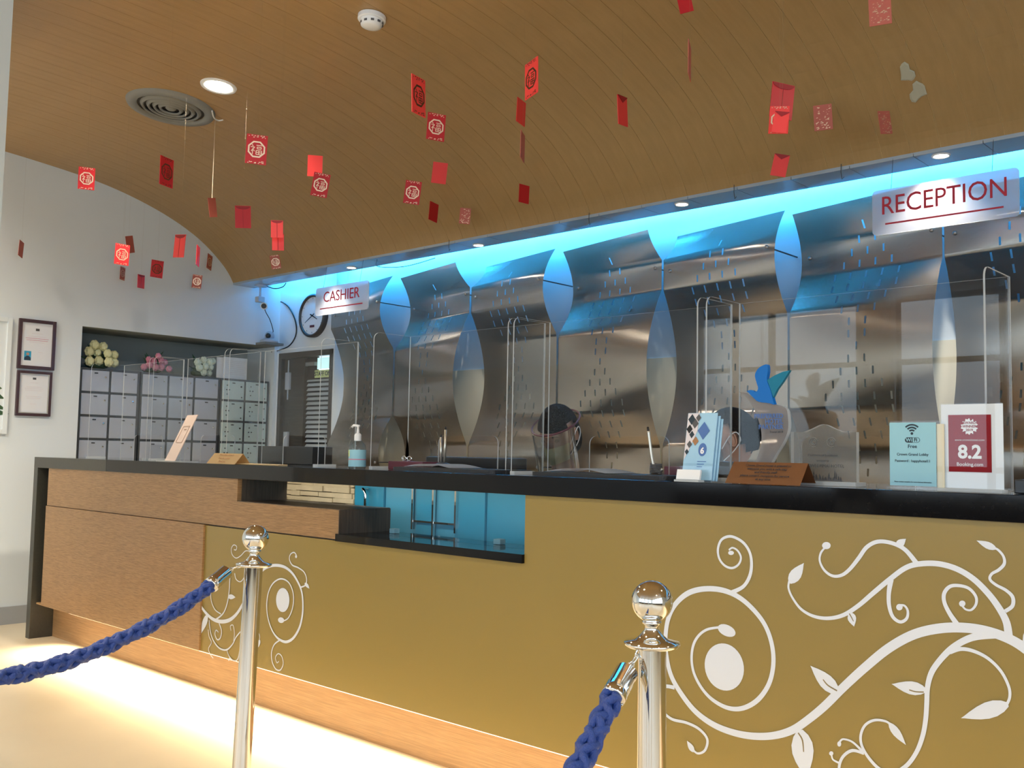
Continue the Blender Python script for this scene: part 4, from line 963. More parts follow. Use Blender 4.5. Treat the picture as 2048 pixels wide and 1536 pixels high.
# brochure holder
c = onc(1398, 955, 2.56)
t = thing('brochure_holder', 'clear holder with pale blue hotel brochures beside the bird trophy', 'brochure holder', (c.x, 2.62, ZC))
b = B(); box(b, (c.x - .062, 2.53, ZC), (c.x + .062, 2.595, ZC + .004)); box(b, (c.x - .062, 2.532, ZC), (c.x + .062, 2.535, ZC + .055)); obj('clear_pocket', b, M['acredge'] if False else M['acry'], t)
t4 = tmat(c.x - .01, 2.552, ZC + .005, 0, math.radians(-10))
for k in range(3):
    t3 = t4 @ Matrix.Translation((.006 * k + .006, .007 * k, 0))
    t2 = thing('brochure', ['folded pale blue brochure with a small photo collage, front one', 'folded pale blue brochure directly behind the collage brochure', 'folded pale blue brochure at the back of the clear holder'][k], 'brochure', t3.translation)
    b = B(); obox(b, t3, .103, .003, .205 - .008 * k); obj('leaflet', b, M['bro'], t2)
    if k == 0:
        L = lambda x, z: t3 @ Matrix.Translation((x, -.0028, z))
        b = B(); mprism(b, [(-.05, .204), (-.010, .204), (-.012, .15), (-.035, .09), (-.05, .06)], L(0, 0), .0006); obj('photo_collage', b, M['greyfig'], t2)
        rr_ = random.Random(3)
        for (x, z, s_, mm) in ((-.035, .185, .013, 'ink'), (-.022, .172, .012, 'dgrey'), (-.040, .155, .011, 'black'), (-.012, .190, .009, 'dgrey'), (-.030, .138, .009, 'ink'), (.010, .150, .021, 'bluetext'), (-.015, .118, .011, 'copper'), (-.035, .108, .009, 'dgrey'), (-.042, .085, .007, 'ink')):
            b = B(); mprism(b, [(x, z - s_ * 1.3), (x + s_, z), (x, z + s_ * 1.3), (x - s_, z)], L(0, 0) @ Matrix.Translation((0, -.0006, 0)), .0004); obj('photo_tile', b, M[mm], t2)
        b = B(); mprism(b, ellipse(.012, .092, .014, .020, 20), L(0, 0), .0006); bd_ = obj('round_badge', b, M['bluetext'], t2)
        text('badge_numeral', '6', .026, L(.012, .088) @ Matrix.Translation((0, -.0006, 0)) @ Matrix.Rotation(PI / 2, 4, 'X'), M['paper'], t2, ext=.0002, bold=.001)
        for k2 in range(3): b = B(); box(b, (0, 0, 0), (.03 - .006 * k2, .0005, .002)); b.transform(L(-.002, .055 - .008 * k2)); obj('printed_line', b, M['bluetext'], t2)
# bird trophy
Yt = 2.635; s_ = lambda px, py: (lambda p_: (p_.x, p_.z))(onc(px, py, Yt))
def zp(pts, ox=1440, oy=700, k=5.483): return [s_(ox + x / k, oy + y / k) for x, y in pts]
t = thing('bird_trophy', 'clear curved partner trophy topped by a blue bird', 'trophy', (s_(1515, 940)[0], Yt, ZC))
curvL = catmull([(205, 455), (300, 530), (380, 660), (430, 800), (455, 930), (440, 1080), (385, 1240)], 5)
curvR = catmull([(560, 1240), (620, 1130), (700, 1000), (745, 870), (745, 740), (720, 640), (620, 600)], 5)
top = [(560, 585), (430, 570), (380, 530), (300, 480)]
b = B(); pl = zp(curvL + [(395, 1330), (545, 1330)] + curvR + top)
prism(b, pl, 1, Yt, Yt + .018, 1, 0); obj('clear_body', b, [M['trophyglass'], M['acredge']], t)
b = B(); prism(b, zp(catmull([(300, 450), (350, 440), (400, 460), (425, 420), (405, 350), (390, 270), (430, 200), (490, 165), (525, 165), (530, 240), (520, 330), (560, 440), (590, 560), (600, 600), (550, 585), (430, 568), (380, 530), (340, 490), (300, 450)], 3)[:-1]), 1, Yt - .004, Yt + .012); obj('bird_body', b, M['trophyblue'], t)
b = B(); prism(b, zp([(520, 330), (600, 280), (690, 240), (768, 222), (740, 270), (690, 350), (630, 430), (585, 520), (560, 440)]), 1, Yt - .002, Yt + .010); obj('bird_wing', b, M['trophyteal'], t)
for k, (body, px, py) in enumerate((('PREFERRED', 1567, 832), ('HOTEL', 1567, 843), ('PARTNER', 1567, 854))):
    x_, z_ = s_(px, py); text('engraving', body, .0185, facing(x_, Yt - .002, z_), M['bluetext'], t, ext=.0003, align='RIGHT', bold=.0004)
x_, z_ = s_(1567, 864); text('engraving', 'Travel 2019', .009, facing(x_, Yt - .002, z_), M['ink'], t, ext=.0002, align='RIGHT')
b = B(); box(b, (s_(1500, 0)[0], Yt - .01, ZC), (s_(1545, 0)[0], Yt + .05, ZC + .012), .001); obj('base', b, M['acredge'], t)
# copper tent plate
tent('copper_tent_plate', 'copper coloured folded plate with engraved notice before the trophy', 1450, 1600, 2.53, .062, .10, M['copper'], [('Crown Grand Hotel is pleased to', .0105), ('welcome you with a safe stay', .0105), ('and friendly staff', .0105), ('please contact reception for service', .0105), ('at any time', .0105)], mi='ink')
# clear plaque
Yq = 2.645; a, c_ = onc(1582, 960, Yq), onc(1713, 960, Yq)
t = thing('acrylic_plaque', 'clear arched acrylic plaque with faint etched print right of trophy', 'plaque', ((a.x + c_.x) / 2, Yq, ZC))
zt = onc(1650, 864, Yq).z; w_ = c_.x - a.x
poly = [(a.x, ZC + .012), (c_.x, ZC + .012), (c_.x, zt)] + catmull([(c_.x - .04, zt), (c_.x - .065, zt + .010), (c_.x - w_ / 2, zt + .022), (a.x + .065, zt + .010), (a.x + .04, zt)], 4) + [(a.x, zt)]
b = B(); prism(b, poly, 1, Yq, Yq + .018, 1, 0); obj('slab', b, [M['plaqueglass'], M['acredge']], t)
b = B(); box(b, (a.x - .004, Yq - .02, ZC), (c_.x + .006, Yq + .05, ZC + .012), .001); obj('base', b, M['acredge'], t)
xm = (a.x + c_.x) / 2
for k, (body, s2, z_) in enumerate((('Certificate of Excellence', .009, .085), ('awarded to', .008, .070), ('CROWN PIMAI HOTEL', .0125, .055))): text('etched_line', body, s2, facing(xm, Yq - .001, ZC + z_), M['dgrey'], t, ext=.0002)
for dx in (-.028, .026):
    b = B()
    for rr_, a0, a1 in ((.013, .3, 5.2), (.008, 2.4, 7.6), (.004, 0, 5)):
        tube(b, [(xm + dx + rr_ * math.cos(a0 + (a1 - a0) * k / 10), Yq - .001, ZC + .122 + rr_ * math.sin(a0 + (a1 - a0) * k / 10)) for k in range(11)], .0009, 5)
    obj('etched_emblem', b, M['vent'], t)
b = B(); rr2 = random.Random(9)
for k in range(22):
    x_ = xm - .058 + k * .0052 + rr2.uniform(-.002, .002); h_ = rr2.uniform(.012, .034); w2 = rr2.uniform(.003, .006)
    y_ = Yq - .0008 - k * .00004
    for q2 in range(3):
        z0_ = ZC + .013 + h_ * q2 * .28; ww = w2 * (1 - q2 * .25)
        b.faces.new([b.verts.new(v) for v in ((x_ - ww, y_, z0_), (x_ + ww, y_, z0_), (x_, y_, z0_ + h_ * .45))])
obj('etched_trees', b, M['dgrey'], t)
# wifi card
Yw = 2.56; a, c_ = onc(1780, 975, Yw), onc(1873, 975, Yw); z1 = onc(1825, 845, Yw).z; w_ = c_.x - a.x; xm = (a.x + c_.x) / 2
t = thing('wifi_card_stand', 'pale blue free WiFi card in a clear stand', 'card stand', (xm, Yw, ZC))
b = B(); box(b, (a.x, Yw, ZC + .010), (c_.x, Yw + .002, z1)); cd = obj('card', b, M['wifi'], t)
b = B(); box(b, (a.x - .002, Yw - .02, ZC), (c_.x + .002, Yw + .045, ZC + .008), .001); box(b, (a.x - .001, Yw + .0025, ZC), (c_.x + .014, Yw + .006, z1 + .004)); obj('clear_holder', b, M['acry'], t)
b = B(); box(b, (c_.x + .0005, Yw + .004, ZC), (c_.x + .018, Yw + .010, z1 - .004)); obj('cream_backing', b, M['cream'], t)
zc_ = onc(1822, 867, Yw).z
def arc(b, r, w2, x, z, y, a0=48, a1=132):
    n_ = 12; g = []
    for k in range(n_ + 1):
        an = math.radians(a0 + (a1 - a0) * k / n_); g.append((b.verts.new((x + (r + w2) * math.cos(an), y, z + (r + w2) * math.sin(an))), b.verts.new((x + (r - w2) * math.cos(an), y, z + (r - w2) * math.sin(an)))))
    for A_, C_ in zip(g, g[1:]): b.faces.new((A_[0], A_[1], C_[1], C_[0]))
b = B()
for r in (.0085, .0155, .0225): arc(b, r, .0021, xm - .001, zc_, Yw - .0006, 45, 135)
b.faces.new([b.verts.new((xm - .001 + .0035 * math.cos(k * PI / 6), Yw - .0006, zc_ + .0035 * math.sin(k * PI / 6))) for k in range(12)])
obj('signal_symbol', b, M['ink'], t)
zb_ = onc(1822, 880, Yw).z
b = B(); b.faces.new([b.verts.new((p_[0], Yw - .0006, p_[1])) for p_ in rrect(xm - .019, zb_ - .0068, xm + .019, zb_ + .0068, .0066)]); obj('badge', b, M['ink'], t)
b = B(); b.faces.new([b.verts.new((p_[0], Yw - .0009, p_[1])) for p_ in rrect(xm + .001, zb_ - .0058, xm + .0178, zb_ + .0058, .0054, 5, (0, 1, 1, 0))]); obj('badge_half', b, M['wifi'], t)
text('badge_lettering', 'Wi', .0125, facing(xm - .0085, Yw - .0012, zb_), M['wifi'], t, ext=.0001, bold=.0003); text('badge_lettering', 'Fi', .0125, facing(xm + .0085, Yw - .0014, zb_), M['ink'], t, ext=.0001, bold=.0003)
for body, s2, py in (('Free', .013, 893), ('Crown Grand Lobby', .0095, 909), ('Password : happyhotel11', .0090, 922), ('Please contact reception for more internet information', .0042, 964)):
    text('printed_line', body, s2, facing(xm, Yw - .0008, onc(1825, py, Yw).z), M['ink'], t, ext=.0001, bold=.0001)
# 8.2 card
Yr = 2.572; a, c_ = onc(1884, 970, Yr), onc(2008, 970, Yr); z1 = onc(1945, 808, Yr).z; xm = (a.x + c_.x) / 2; Yw = Yr
t = thing('rating_card_stand', 'white card with a crimson panel reading 8.2 in a clear stand', 'card stand', (xm, Yr, ZC))
b = B(); box(b, (a.x + .0, Yr, ZC + .008), (c_.x, Yr + .002, z1)); obj('card', b, M['whitecard'], t)
b = B(); box(b, (a.x - .002, Yr - .03, ZC), (c_.x + .004, Yr + .02, ZC + .008), .001); obj('clear_holder', b, M['acredge'], t)
b = B(); box(b, (a.x - .002, Yr - .006, ZC + .008), (c_.x + .002, Yr - .003, z1 + .002)); obj('clear_front', b, M['acry'], t)
p0, p1 = onc(1898, 943, Yr), onc(1982, 829, Yr); xr = (p0.x + p1.x) / 2
b = B(); box(b, (p0.x, Yr - .001, p0.z), (p1.x, Yr - .0003, p1.z)); rp = obj('crimson_panel', b, M['redcard'], t)
text('rating_numerals', '8.2', .046, facing(xr, Yr - .0016, onc(1942, 905, Yr).z), M['paper'], t, ext=.0002, bold=.0015)
text('printed_line', 'www.crownhotel.com', .0078, facing(xr, Yr - .0016, onc(1942, 880, Yr).z), M['greyfig'], t, ext=.0001)
text('printed_line', 'Booking.com', .012, facing(xr, Yr - .0016, onc(1942, 929, Yr).z), M['greyfig'], t, ext=.0001, bold=.0002)
zz = onc(1942, 853, Yr).z; b = B(); star = []
for k in range(28): r = .021 if k % 2 else .014 + .002 * (k % 3); star.append((xr + r * math.cos(2 * PI * k / 28), Yr - .0016, zz + r * math.sin(2 * PI * k / 28)))
b.faces.new([b.verts.new(v) for v in star]); obj('starburst', b, M['paper'], t)
for k in range(3): text('starburst_lettering', ['AWARD', 'WINNER', '2019'][k], .0085, facing(xr, Yr - .0020, zz + .009 - .009 * k), M['redcard'], t, ext=.0001, bold=.0002)
a = onc(2036, 975, 2.60); b = B(); box(b, (a.x, 2.57, ZC), (a.x + .10, 2.66, ZC + .034), .003); tag(obj('black_desk_box', b, M['black'], None), 'black box on the counter at the right edge of the photo', 'box')

# ------------------------------------------------------------------ stanchions and ropes
def stanchion(px_ball, px_bot, z_ball, dist_x, label):
    r_ = ray(*px_ball); tt_ = (z_ball - CAM.z) / r_.z; c = CAM + r_ * tt_
    r2 = ray(*px_bot); t2_ = c.length and ((c.x - CAM.x) ** 2 + (c.y - CAM.y) ** 2) ** .5 / (r2.x ** 2 + r2.y ** 2) ** .5
    low = CAM + r2 * t2_; top_ = Vector((c.x, c.y, z_ball)); ax = (top_ - low).normalized()
    foot = top_ - ax * (z_ball / ax.z)
    Rz = ax.to_track_quat('Z', 'Y').to_matrix().to_4x4(); T4 = Matrix.Translation(foot) @ Rz; Ht = (top_ - foot).length
    t = thing('chrome_stanchion', label, 'stanchion', foot, 'chrome rope stanchions')
    b = B(); lathe(b, [(0, 0), (.16, 0), (.162, .012), (.14, .022), (.05, .04), (.03, .06)], (0, 0, 0), 40, T4); obj('base', b, M['chrome'], t, True)
    b = B(); lathe(b, [(.0255, .04), (.0255, Ht - .078)], (0, 0, 0), 36, T4); obj('pole', b, M['brushedpole'], t, True)
    k = Ht
    b = B(); lathe(b, [(.0255, k - .082), (.046, k - .079), (.050, k - .075), (.0495, k - .071), (.030, k - .067), (.022, k - .060), (.014, k - .050), (.0125, k - .042), (.0175, k - .038), (.0175, k - .035), (.012, k - .030)], (0, 0, 0), 40, T4); obj('collar', b, M['chrome'], t, True)
    b = B(); sphere(b, (0, 0, k), .037, (1, 1, 1), 40, 24, T4); obj('ball', b, M['chrome'], t, True)
    return T4, Ht
TR, HR = stanchion((1304, 1203), (1303, 1536), .918, 0, 'polished chrome stanchion with ball top, right and nearer one')
TLs, HL = stanchion((511, 1076), (483, 1536), .925, 0, 'polished chrome stanchion with ball top, left and farther one')

def rope(start_w, ring_w, pts, rad, label):
    """braided rope along pts (world)"""
    t = thing('barrier_rope', label, 'rope', pts[0], 'blue barrier ropes')
    P = [Vector(p) for p in catmull([tuple(p) for p in pts], 10)]
    # resample evenly
    L = [0]
    for a_, c_ in zip(P, P[1:]): L.append(L[-1] + (c_ - a_).length)
    step = .004; n_ = int(L[-1] / step); Q = []; j = 0
    for i_ in range(n_ + 1):
        s2 = i_ * step
        while j < len(L) - 2 and L[j + 1] < s2: j += 1
        f_ = (s2 - L[j]) / max(1e-9, L[j + 1] - L[j]); Q.append(P[j].lerp(P[j + 1], f_))
    a, bb, dd = frame_at(Q[1] - Q[0]); fr = []
    for i_ in range(len(Q)):
        d = (Q[min(i_ + 1, len(Q) - 1)] - Q[max(i_ - 1, 0)]).normalized(); a = (a - d * a.dot(d)).normalized(); fr.append((a.copy(), d.cross(a)))
    om = 2 * PI / .125
    for dirn in (1, -1):
        for k in range(3):
            b = B(); pts_ = []
            for i_ in range(0, len(Q)):
                s2 = i_ * step; th = dirn * om * s2 + 2 * PI * k / 3 + (PI / 3 if dirn < 0 else 0)
                r_ = rad * (.60 + .13 * dirn * math.sin(3 * om * s2 + k * 2.1))
                pts_.append(Q[i_] + (fr[i_][0] * math.cos(th) + fr[i_][1] * math.sin(th)) * r_)
            tube(b, pts_, rad * .40, 8); obj('strand', b, M['rope'], t, True)
    b = B(); tube(b, Q[::4], rad * .5, 8); obj('core', b, M['rope'], t, True)
    d = (Q[0] - Q[6]).normalized(); q0 = Q[0]
    b = B(); tube(b, [q0 - d * .024, q0 - d * .022, q0 + d * .002, q0 + d * .0021, q0 + d * .046, q0 + d * .049], [rad * 1.04, rad * 1.12, rad * 1.12, rad * 1.06, rad * 1.06, rad * .8], 28); obj('end_cap', b, M['chrome'], t, True)
    # clip of small links to the ring
    e0 = q0 + d * .05; dv = ring_w - e0; nl = max(3, int(dv.length / .014))
    for i_ in range(nl):
        cpt = e0 + dv * ((i_ + .5) / nl); a2, b2, d2_ = frame_at(dv)
        s3 = a2 if i_ % 2 else b2; b = B()
        tube(b, [cpt + d2_ * (dv.length / nl * .72) * math.cos(u_) + s3 * .0055 * math.sin(u_) for u_ in [k * PI / 5 for k in range(10)]], .0017, 6, closed=True); obj('link', b, M['chrome'], t, True)
def at_dist(px, py, d):
    r_ = ray(px, py); fwd = R @ Vector((0, 0, -1)); return CAM + r_ * (d / r_.dot(fwd))
fwd = R @ Vector((0, 0, -1))
dR = ((TR @ Vector((0, 0, HR))) - CAM).dot(fwd); dL = ((TLs @ Vector((0, 0, HL))) - CAM).dot(fwd)
ringR = at_dist(1284, 1297, dR - .01); ringL = at_dist(486, 1128, dL)
rope(None, ringR, [at_dist(1235, 1378, dR - .06), at_dist(1210, 1425, dR - .11), at_dist(1185, 1478, dR - .17), at_dist(1150, 1545, dR - .24), at_dist(1095, 1640, dR - .34), at_dist(1000, 1760, dR - .45)], .0195, 'braided blue rope hanging from the nearer stanchion')
rope(None, ringL, [at_dist(431, 1162, dL - .03), at_dist(390, 1195, dL - .10), at_dist(310, 1245, dL - .22), at_dist(200, 1298, dL - .38), at_dist(90, 1336, dL - .52), at_dist(-20, 1358, dL - .66), at_dist(-160, 1372, dL - .80)], .0195, 'braided blue rope stretching left from the farther stanchion')

# ------------------------------------------------------------------ hanging red packets
me_cache = {}
def fu_motif(M4, parent, m, s):
    key = 'fu'
    if key not in me_cache:
        b = B(); n_ = 8
        o_ = [b.verts.new((.30 * math.cos(PI / 8 + k * PI / 4), 0, .30 * math.sin(PI / 8 + k * PI / 4))) for k in range(n_)]; i_ = [b.verts.new((.245 * math.cos(PI / 8 + k * PI / 4), 0, .245 * math.sin(PI / 8 + k * PI / 4))) for k in range(n_)]
        for k in range(n_): b.faces.new((o_[k], o_[(k + 1) % n_], i_[(k + 1) % n_], i_[k]))
        # strokes of the luck character, as small bars
        for (x0, z0, x1, z1) in ((-.15, .15, -.11, .10), (-.19, .07, -.06, .07), (-.06, .07, -.17, -.07), (-.125, .02, -.125, -.18), (-.10, -.02, -.06, -.07), (-.01, .14, .17, .14), (.02, .08, .15, .08), (.02, .02, .15, .02), (.02, .08, .02, .02), (.15, .08, .15, .02), (-.01, -.04, .17, -.04), (-.01, -.17, .17, -.17), (-.01, -.04, -.01, -.17), (.17, -.04, .17, -.17), (.08, -.04, .08, -.17), (-.01, -.105, .17, -.105)):
            d = Vector((x1 - x0, z1 - z0)).normalized(); n2 = Vector((-d.y, d.x)) * .013; z_ = 0
            b.faces.new([b.verts.new((p_[0], z_, p_[1])) for p_ in ((x0 + n2.x, z0 + n2.y), (x1 + n2.x, z1 + n2.y), (x1 - n2.x, z1 - n2.y), (x0 - n2.x, z0 - n2.y))])
        rr = random.Random(5)
        for k in range(26):
            zz_ = rr.uniform(.40, .47) if k % 2 else rr.uniform(-.47, -.40); xx = rr.uniform(-.27, .27); w_ = rr.uniform(.015, .04)
            b.faces.new([b.verts.new((xx + dx, 0, zz_ + dz)) for dx, dz in ((-w_, -.012), (w_, -.008), (w_ * .6, .014), (-w_ * .8, .010))])
        me = bpy.data.meshes.new('foil_motif'); b.to_mesh(me); b.free(); me_cache[key] = me
    me = me_cache[key].copy(); me.transform(M4 @ Matrix.Diagonal((s, 1, s, 1))); me.materials.append(m)
    return link('foil_motif', me, None, parent)

def envelope(cx, cy, w, h, kind, roll, label, paper='ered', d=None, foil='gold', flip=1):
    if d is None: d = F * .118 / h
    def pos(dd): return at_dist(cx, cy, dd)
    p_ = pos(d)
    while (p_.z + .10 > zceil(p_.y) or p_.x < XL + .12 or p_.y > 3.98) and d > 1.2: d -= .05; p_ = pos(d)
    Hr = h * d / F; Wr = Hr * .68
    ang = math.acos(max(.10, min(1, w / (h * .68)))) * flip
    v = (p_ - CAM); face = math.atan2(v.y, v.x) - PI / 2
    M4 = Matrix.Translation(p_) @ Matrix.Rotation(face + ang, 4, 'Z') @ Matrix.Rotation(math.radians(roll), 4, 'Y')
    t = thing('red_packet', label, 'red packet', p_, 'red packets hanging from the ceiling')
    b = B(); obox(b, M4 @ Matrix.Translation((0, 0, -Hr / 2)), Wr, .0025, Hr); obj('envelope', b, M[paper], t)
    front = M4 @ Matrix.Translation((0, -.0022, 0))
    if kind == 'front': fu_motif(front, t, M[foil], Hr)
    if kind == 'speck':
        b = B(); rr = random.Random(int(cx))
        for k in range(46):
            x_, z_ = rr.uniform(-.42, .42) * Wr, -Hr * .44 + Hr * .86 * rr.random() ** 1.5; w_ = Wr * rr.uniform(.02, .07)
            b.faces.new([b.verts.new((x_ + dx * w_, -.0016, z_ + dz * w_)) for dx, dz in ((-1, -.4), (.9, -.5 + rr.random() * .5), (.6, .6), (-.7, .4 * rr.random()))])
        b.transform(M4); obj('foil_flecks', b, M['gold'], t)
    if kind == 'flap':
        b = B(); pl = [(-Wr / 2, Hr / 2)] + [(Wr / 2 * math.cos(PI - k * PI / 8), Hr / 2 - Hr * .15 * math.sin(k * PI / 8)) for k in range(1, 8)] + [(Wr / 2, Hr / 2)]
        mprism(b, pl, M4 @ Matrix.Translation((0, -.004 - Hr * .03, 0)) @ Matrix.Rotation(math.radians(-10), 4, 'X') @ Matrix.Translation((0, 0, 0)), .0015); obj('flap', b, M['flap2'] if paper == 'ered' else M['ered2'], t)
        b = B(); mprism(b, [(p_2[0] * .97, p_2[1] - Hr * .018) for p_2 in pl], M4 @ Matrix.Translation((0, -.003, 0)), .001); obj('flap_underlay', b, M['edark'], t)  # darker copy of the flap outline, set slightly lower
        b = B(); box(b, (-.0007, -.0022, -Hr / 2), (.0007, -.0013, Hr / 2 - Hr * .15)); b.transform(M4); obj('seam', b, M['edark'], t)
    if kind == 'vflap':
        b = B(); mprism(b, [(-Wr / 2, Hr / 2), (0, Hr / 2 - Hr * .22), (Wr / 2, Hr / 2), (Wr / 2, Hr / 2 + .001), (-Wr / 2, Hr / 2 + .001)], M4 @ Matrix.Translation((0, -.004, 0)), .0015); obj('flap', b, M['edark'], t)
    topw = M4 @ Vector((0, 0, Hr / 2))
    b = B(); tube(b, [topw, (topw.x, topw.y, zceil(topw.y) + .002)], .0002, 3, False); obj('thread', b, M['thread'], t)
    return topw
E_ = envelope
E_(173, 357, 33, 45, 'front', 0, 'red packet with gold octagon at the top of the white wall')
E_(333, 344, 25, 58, 'front', 0, 'turned red packet with a dark emblem left of the ceiling vent thread', foil='golddk')
E_(513, 299, 43, 60, 'front', 2, 'large red packet with bright gold print beside the light patch')
E_(630, 332, 33, 43, 'plain', 0, 'plain coral red packet touching the top of a gold-printed one', 'ered2')
E_(641, 370, 33, 48, 'front', 8, 'tilted red packet with gold octagon just below the plain coral one')
E_(425, 415, 15, 38, 'plain', -14, 'narrow tilted dark red packet below the long pale thread', 'ered3')
E_(486, 434, 36, 45, 'flap', -3, 'deep red packet with a lighter curved flap at the vault curve', flip=1)
E_(554, 458, 31, 35, 'flap', -2, 'bright red packet with curved flap, upper one of a stacked pair', 'ered2', d=3.92)
E_(556, 484, 30, 34, 'flap', -2, 'bright red packet with curved flap, lower one of a stacked pair', 'ered2', d=3.98)
E_(551, 524, 21, 28, 'front', -12, 'small orange-red printed packet nearest the blue corner', 'ered3')
E_(244, 509, 27, 42, 'front', 2, 'red packet with gold octagon overlapping a pale one on white wall')
E_(260, 489, 14, 34, 'plain', -16, 'pale tilted red packet behind the octagon packet on white wall', 'ered3')
E_(245, 547, 9, 26, 'front', 2, 'narrow faded packet hanging below the octagon packet', 'ered3')
E_(282, 563, 13, 27, 'flap', 0, 'small bright red packet with flap, lowest on the white wall', 'ered2')
E_(314, 538, 23, 35, 'front', 3, 'dark red packet with dull print in the middle of white wall', foil='golddk')
E_(359, 492, 20, 46, 'flap', 5, 'folded bright red packet leaning right before the white wall', 'ered2', flip=-1)
E_(396, 512, 6, 40, 'plain', 3, 'dark red packet seen edge-on near the wall curve')
E_(419, 524, 9, 30, 'front', 8, 'pale thin packet seen edge-on beside the vault edge', 'ered3')
E_(394, 563, 22, 27, 'front', 4, 'small brown-red packet with pale print above the niche', 'ered3')
E_(42, 498, 8, 32, 'plain', 8, 'narrow dark red packet at the far left of the white wall', 'ered3')
E_(837, 192, 27, 76, 'front', -4, 'tall bright red packet with a dark emblem left of centre', 'ered2', d=3.2, foil='golddk')
E_(872, 254, 36, 55, 'front', 3, 'red packet with dark emblem directly below a tall bright one')
E_(879, 346, 31, 43, 'plain', 5, 'plain coral red packet in the middle of the wooden vault', 'ered2')
E_(825, 385, 35, 47, 'front', 6, 'deep red packet with gold octagon left of the plain coral one', foil='gold')
E_(867, 424, 17, 38, 'plain', 6, 'narrow plain red packet below and between two others')
E_(930, 432, 22, 32, 'speck', 4, 'small packet of pale dense print above the second spotlight', 'ered3')
E_(1063, 157, 25, 74, 'front', -2, 'tall bright red packet with dark emblem near the top centre', 'ered2', d=3.1, foil='golddk', flip=-1)
E_(1042, 224, 17, 50, 'plain', 4, 'plain blurred red packet just below the tall top centre one', 'ered2')
E_(1045, 293, 8, 56, 'plain', 2, 'dark red packet seen edge-on in the centre column', 'ered3')
E_(1048, 388, 20, 37, 'plain', 2, 'small plain red packet at the foot of the centre column')
E_(1245, 222, 19, 58, 'vflap', -6, 'narrow red packet with open pointed flap right of centre', 'ered2')
E_(1379, 121, 5, 70, 'plain', 1, 'pink packet seen edge-on under the one cut by the top edge', 'ered3')
E_(1370, 6, 33, 40, 'plain', -12, 'red packet cut by the top edge of the photo, with pale curl', 'ered')
E_(1760, 20, 55, 62, 'speck', -2, 'large glossy red packet at the top right edge', 'ered3', d=3.0)
E_(1564, 202, 43, 72, 'flap', 6, 'tall red packet with curved flap, back one of the right cluster', 'ered', d=3.0)
E_(1558, 240, 40, 56, 'front', 4, 'red packet with foil print, middle one of the right cluster', 'ered2', d=2.94)
E_(1561, 245, 33, 42, 'vflap', 10, 'small red packet with pointed flap, front one of the right cluster', 'ered2', d=2.88)
E_(1560, 331, 34, 44, 'vflap', 12, 'red packet with pointed flap just above the blue soffit', 'ered2')
E_(1646, 235, 44, 52, 'speck', -3, 'faded red packet with sparse print right of the cluster', 'ered3')
E_(1770, 245, 22, 46, 'speck', -10, 'faded tilted packet, rightmost one above the RECEPTION sign', 'ered3')
# the one thread that shows, with its bits of tape
p_ = at_dist(427, 400, 5.6); z_ = zceil(min(p_.y, 2.9))
a = hit(428, 238, 2, 3.06); 
t = thing('tape_thread', 'long pale thread with a curl of tape hanging by the round vent', 'thread', a)
b = B(); e_ = at_dist(424, 396, (a - CAM).dot(fwd)); tube(b, [(e_.x, e_.y, zceil(e_.y)), e_], .0014, 5); obj('thread', b, M['tape'], t)
b = B(); tube(b, catmull([tuple(hit(px, py, 2, 3.055)) for px, py in ((424, 222), (428, 235), (436, 241), (446, 240))], 4), .004, 5); obj('tape_curl', b, M['whitecard'], t)

# ------------------------------------------------------------------ people behind the counter
def skin_mesh(verts, edges, radii, sub=2):
    me = bpy.data.meshes.new('b'); me.from_pydata(verts, edges, []); o = bpy.data.objects.new('b', me); col.objects.link(o)
    o.modifiers.new('s', 'SKIN'); sk = me.skin_vertices[0]
    for i_, r_ in enumerate(radii):
        sk.data[i_].radius = r_ if isinstance(r_, tuple) else (r_, r_)
    sk.data[0].use_root = True
    md = o.modifiers.new('u', 'SUBSURF'); md.levels = sub
    dg = bpy.context.evaluated_depsgraph_get(); dg.update(); out = bpy.data.meshes.new_from_object(o.evaluated_get(dg))
    bpy.data.objects.remove(o); bpy.data.meshes.remove(me); return out

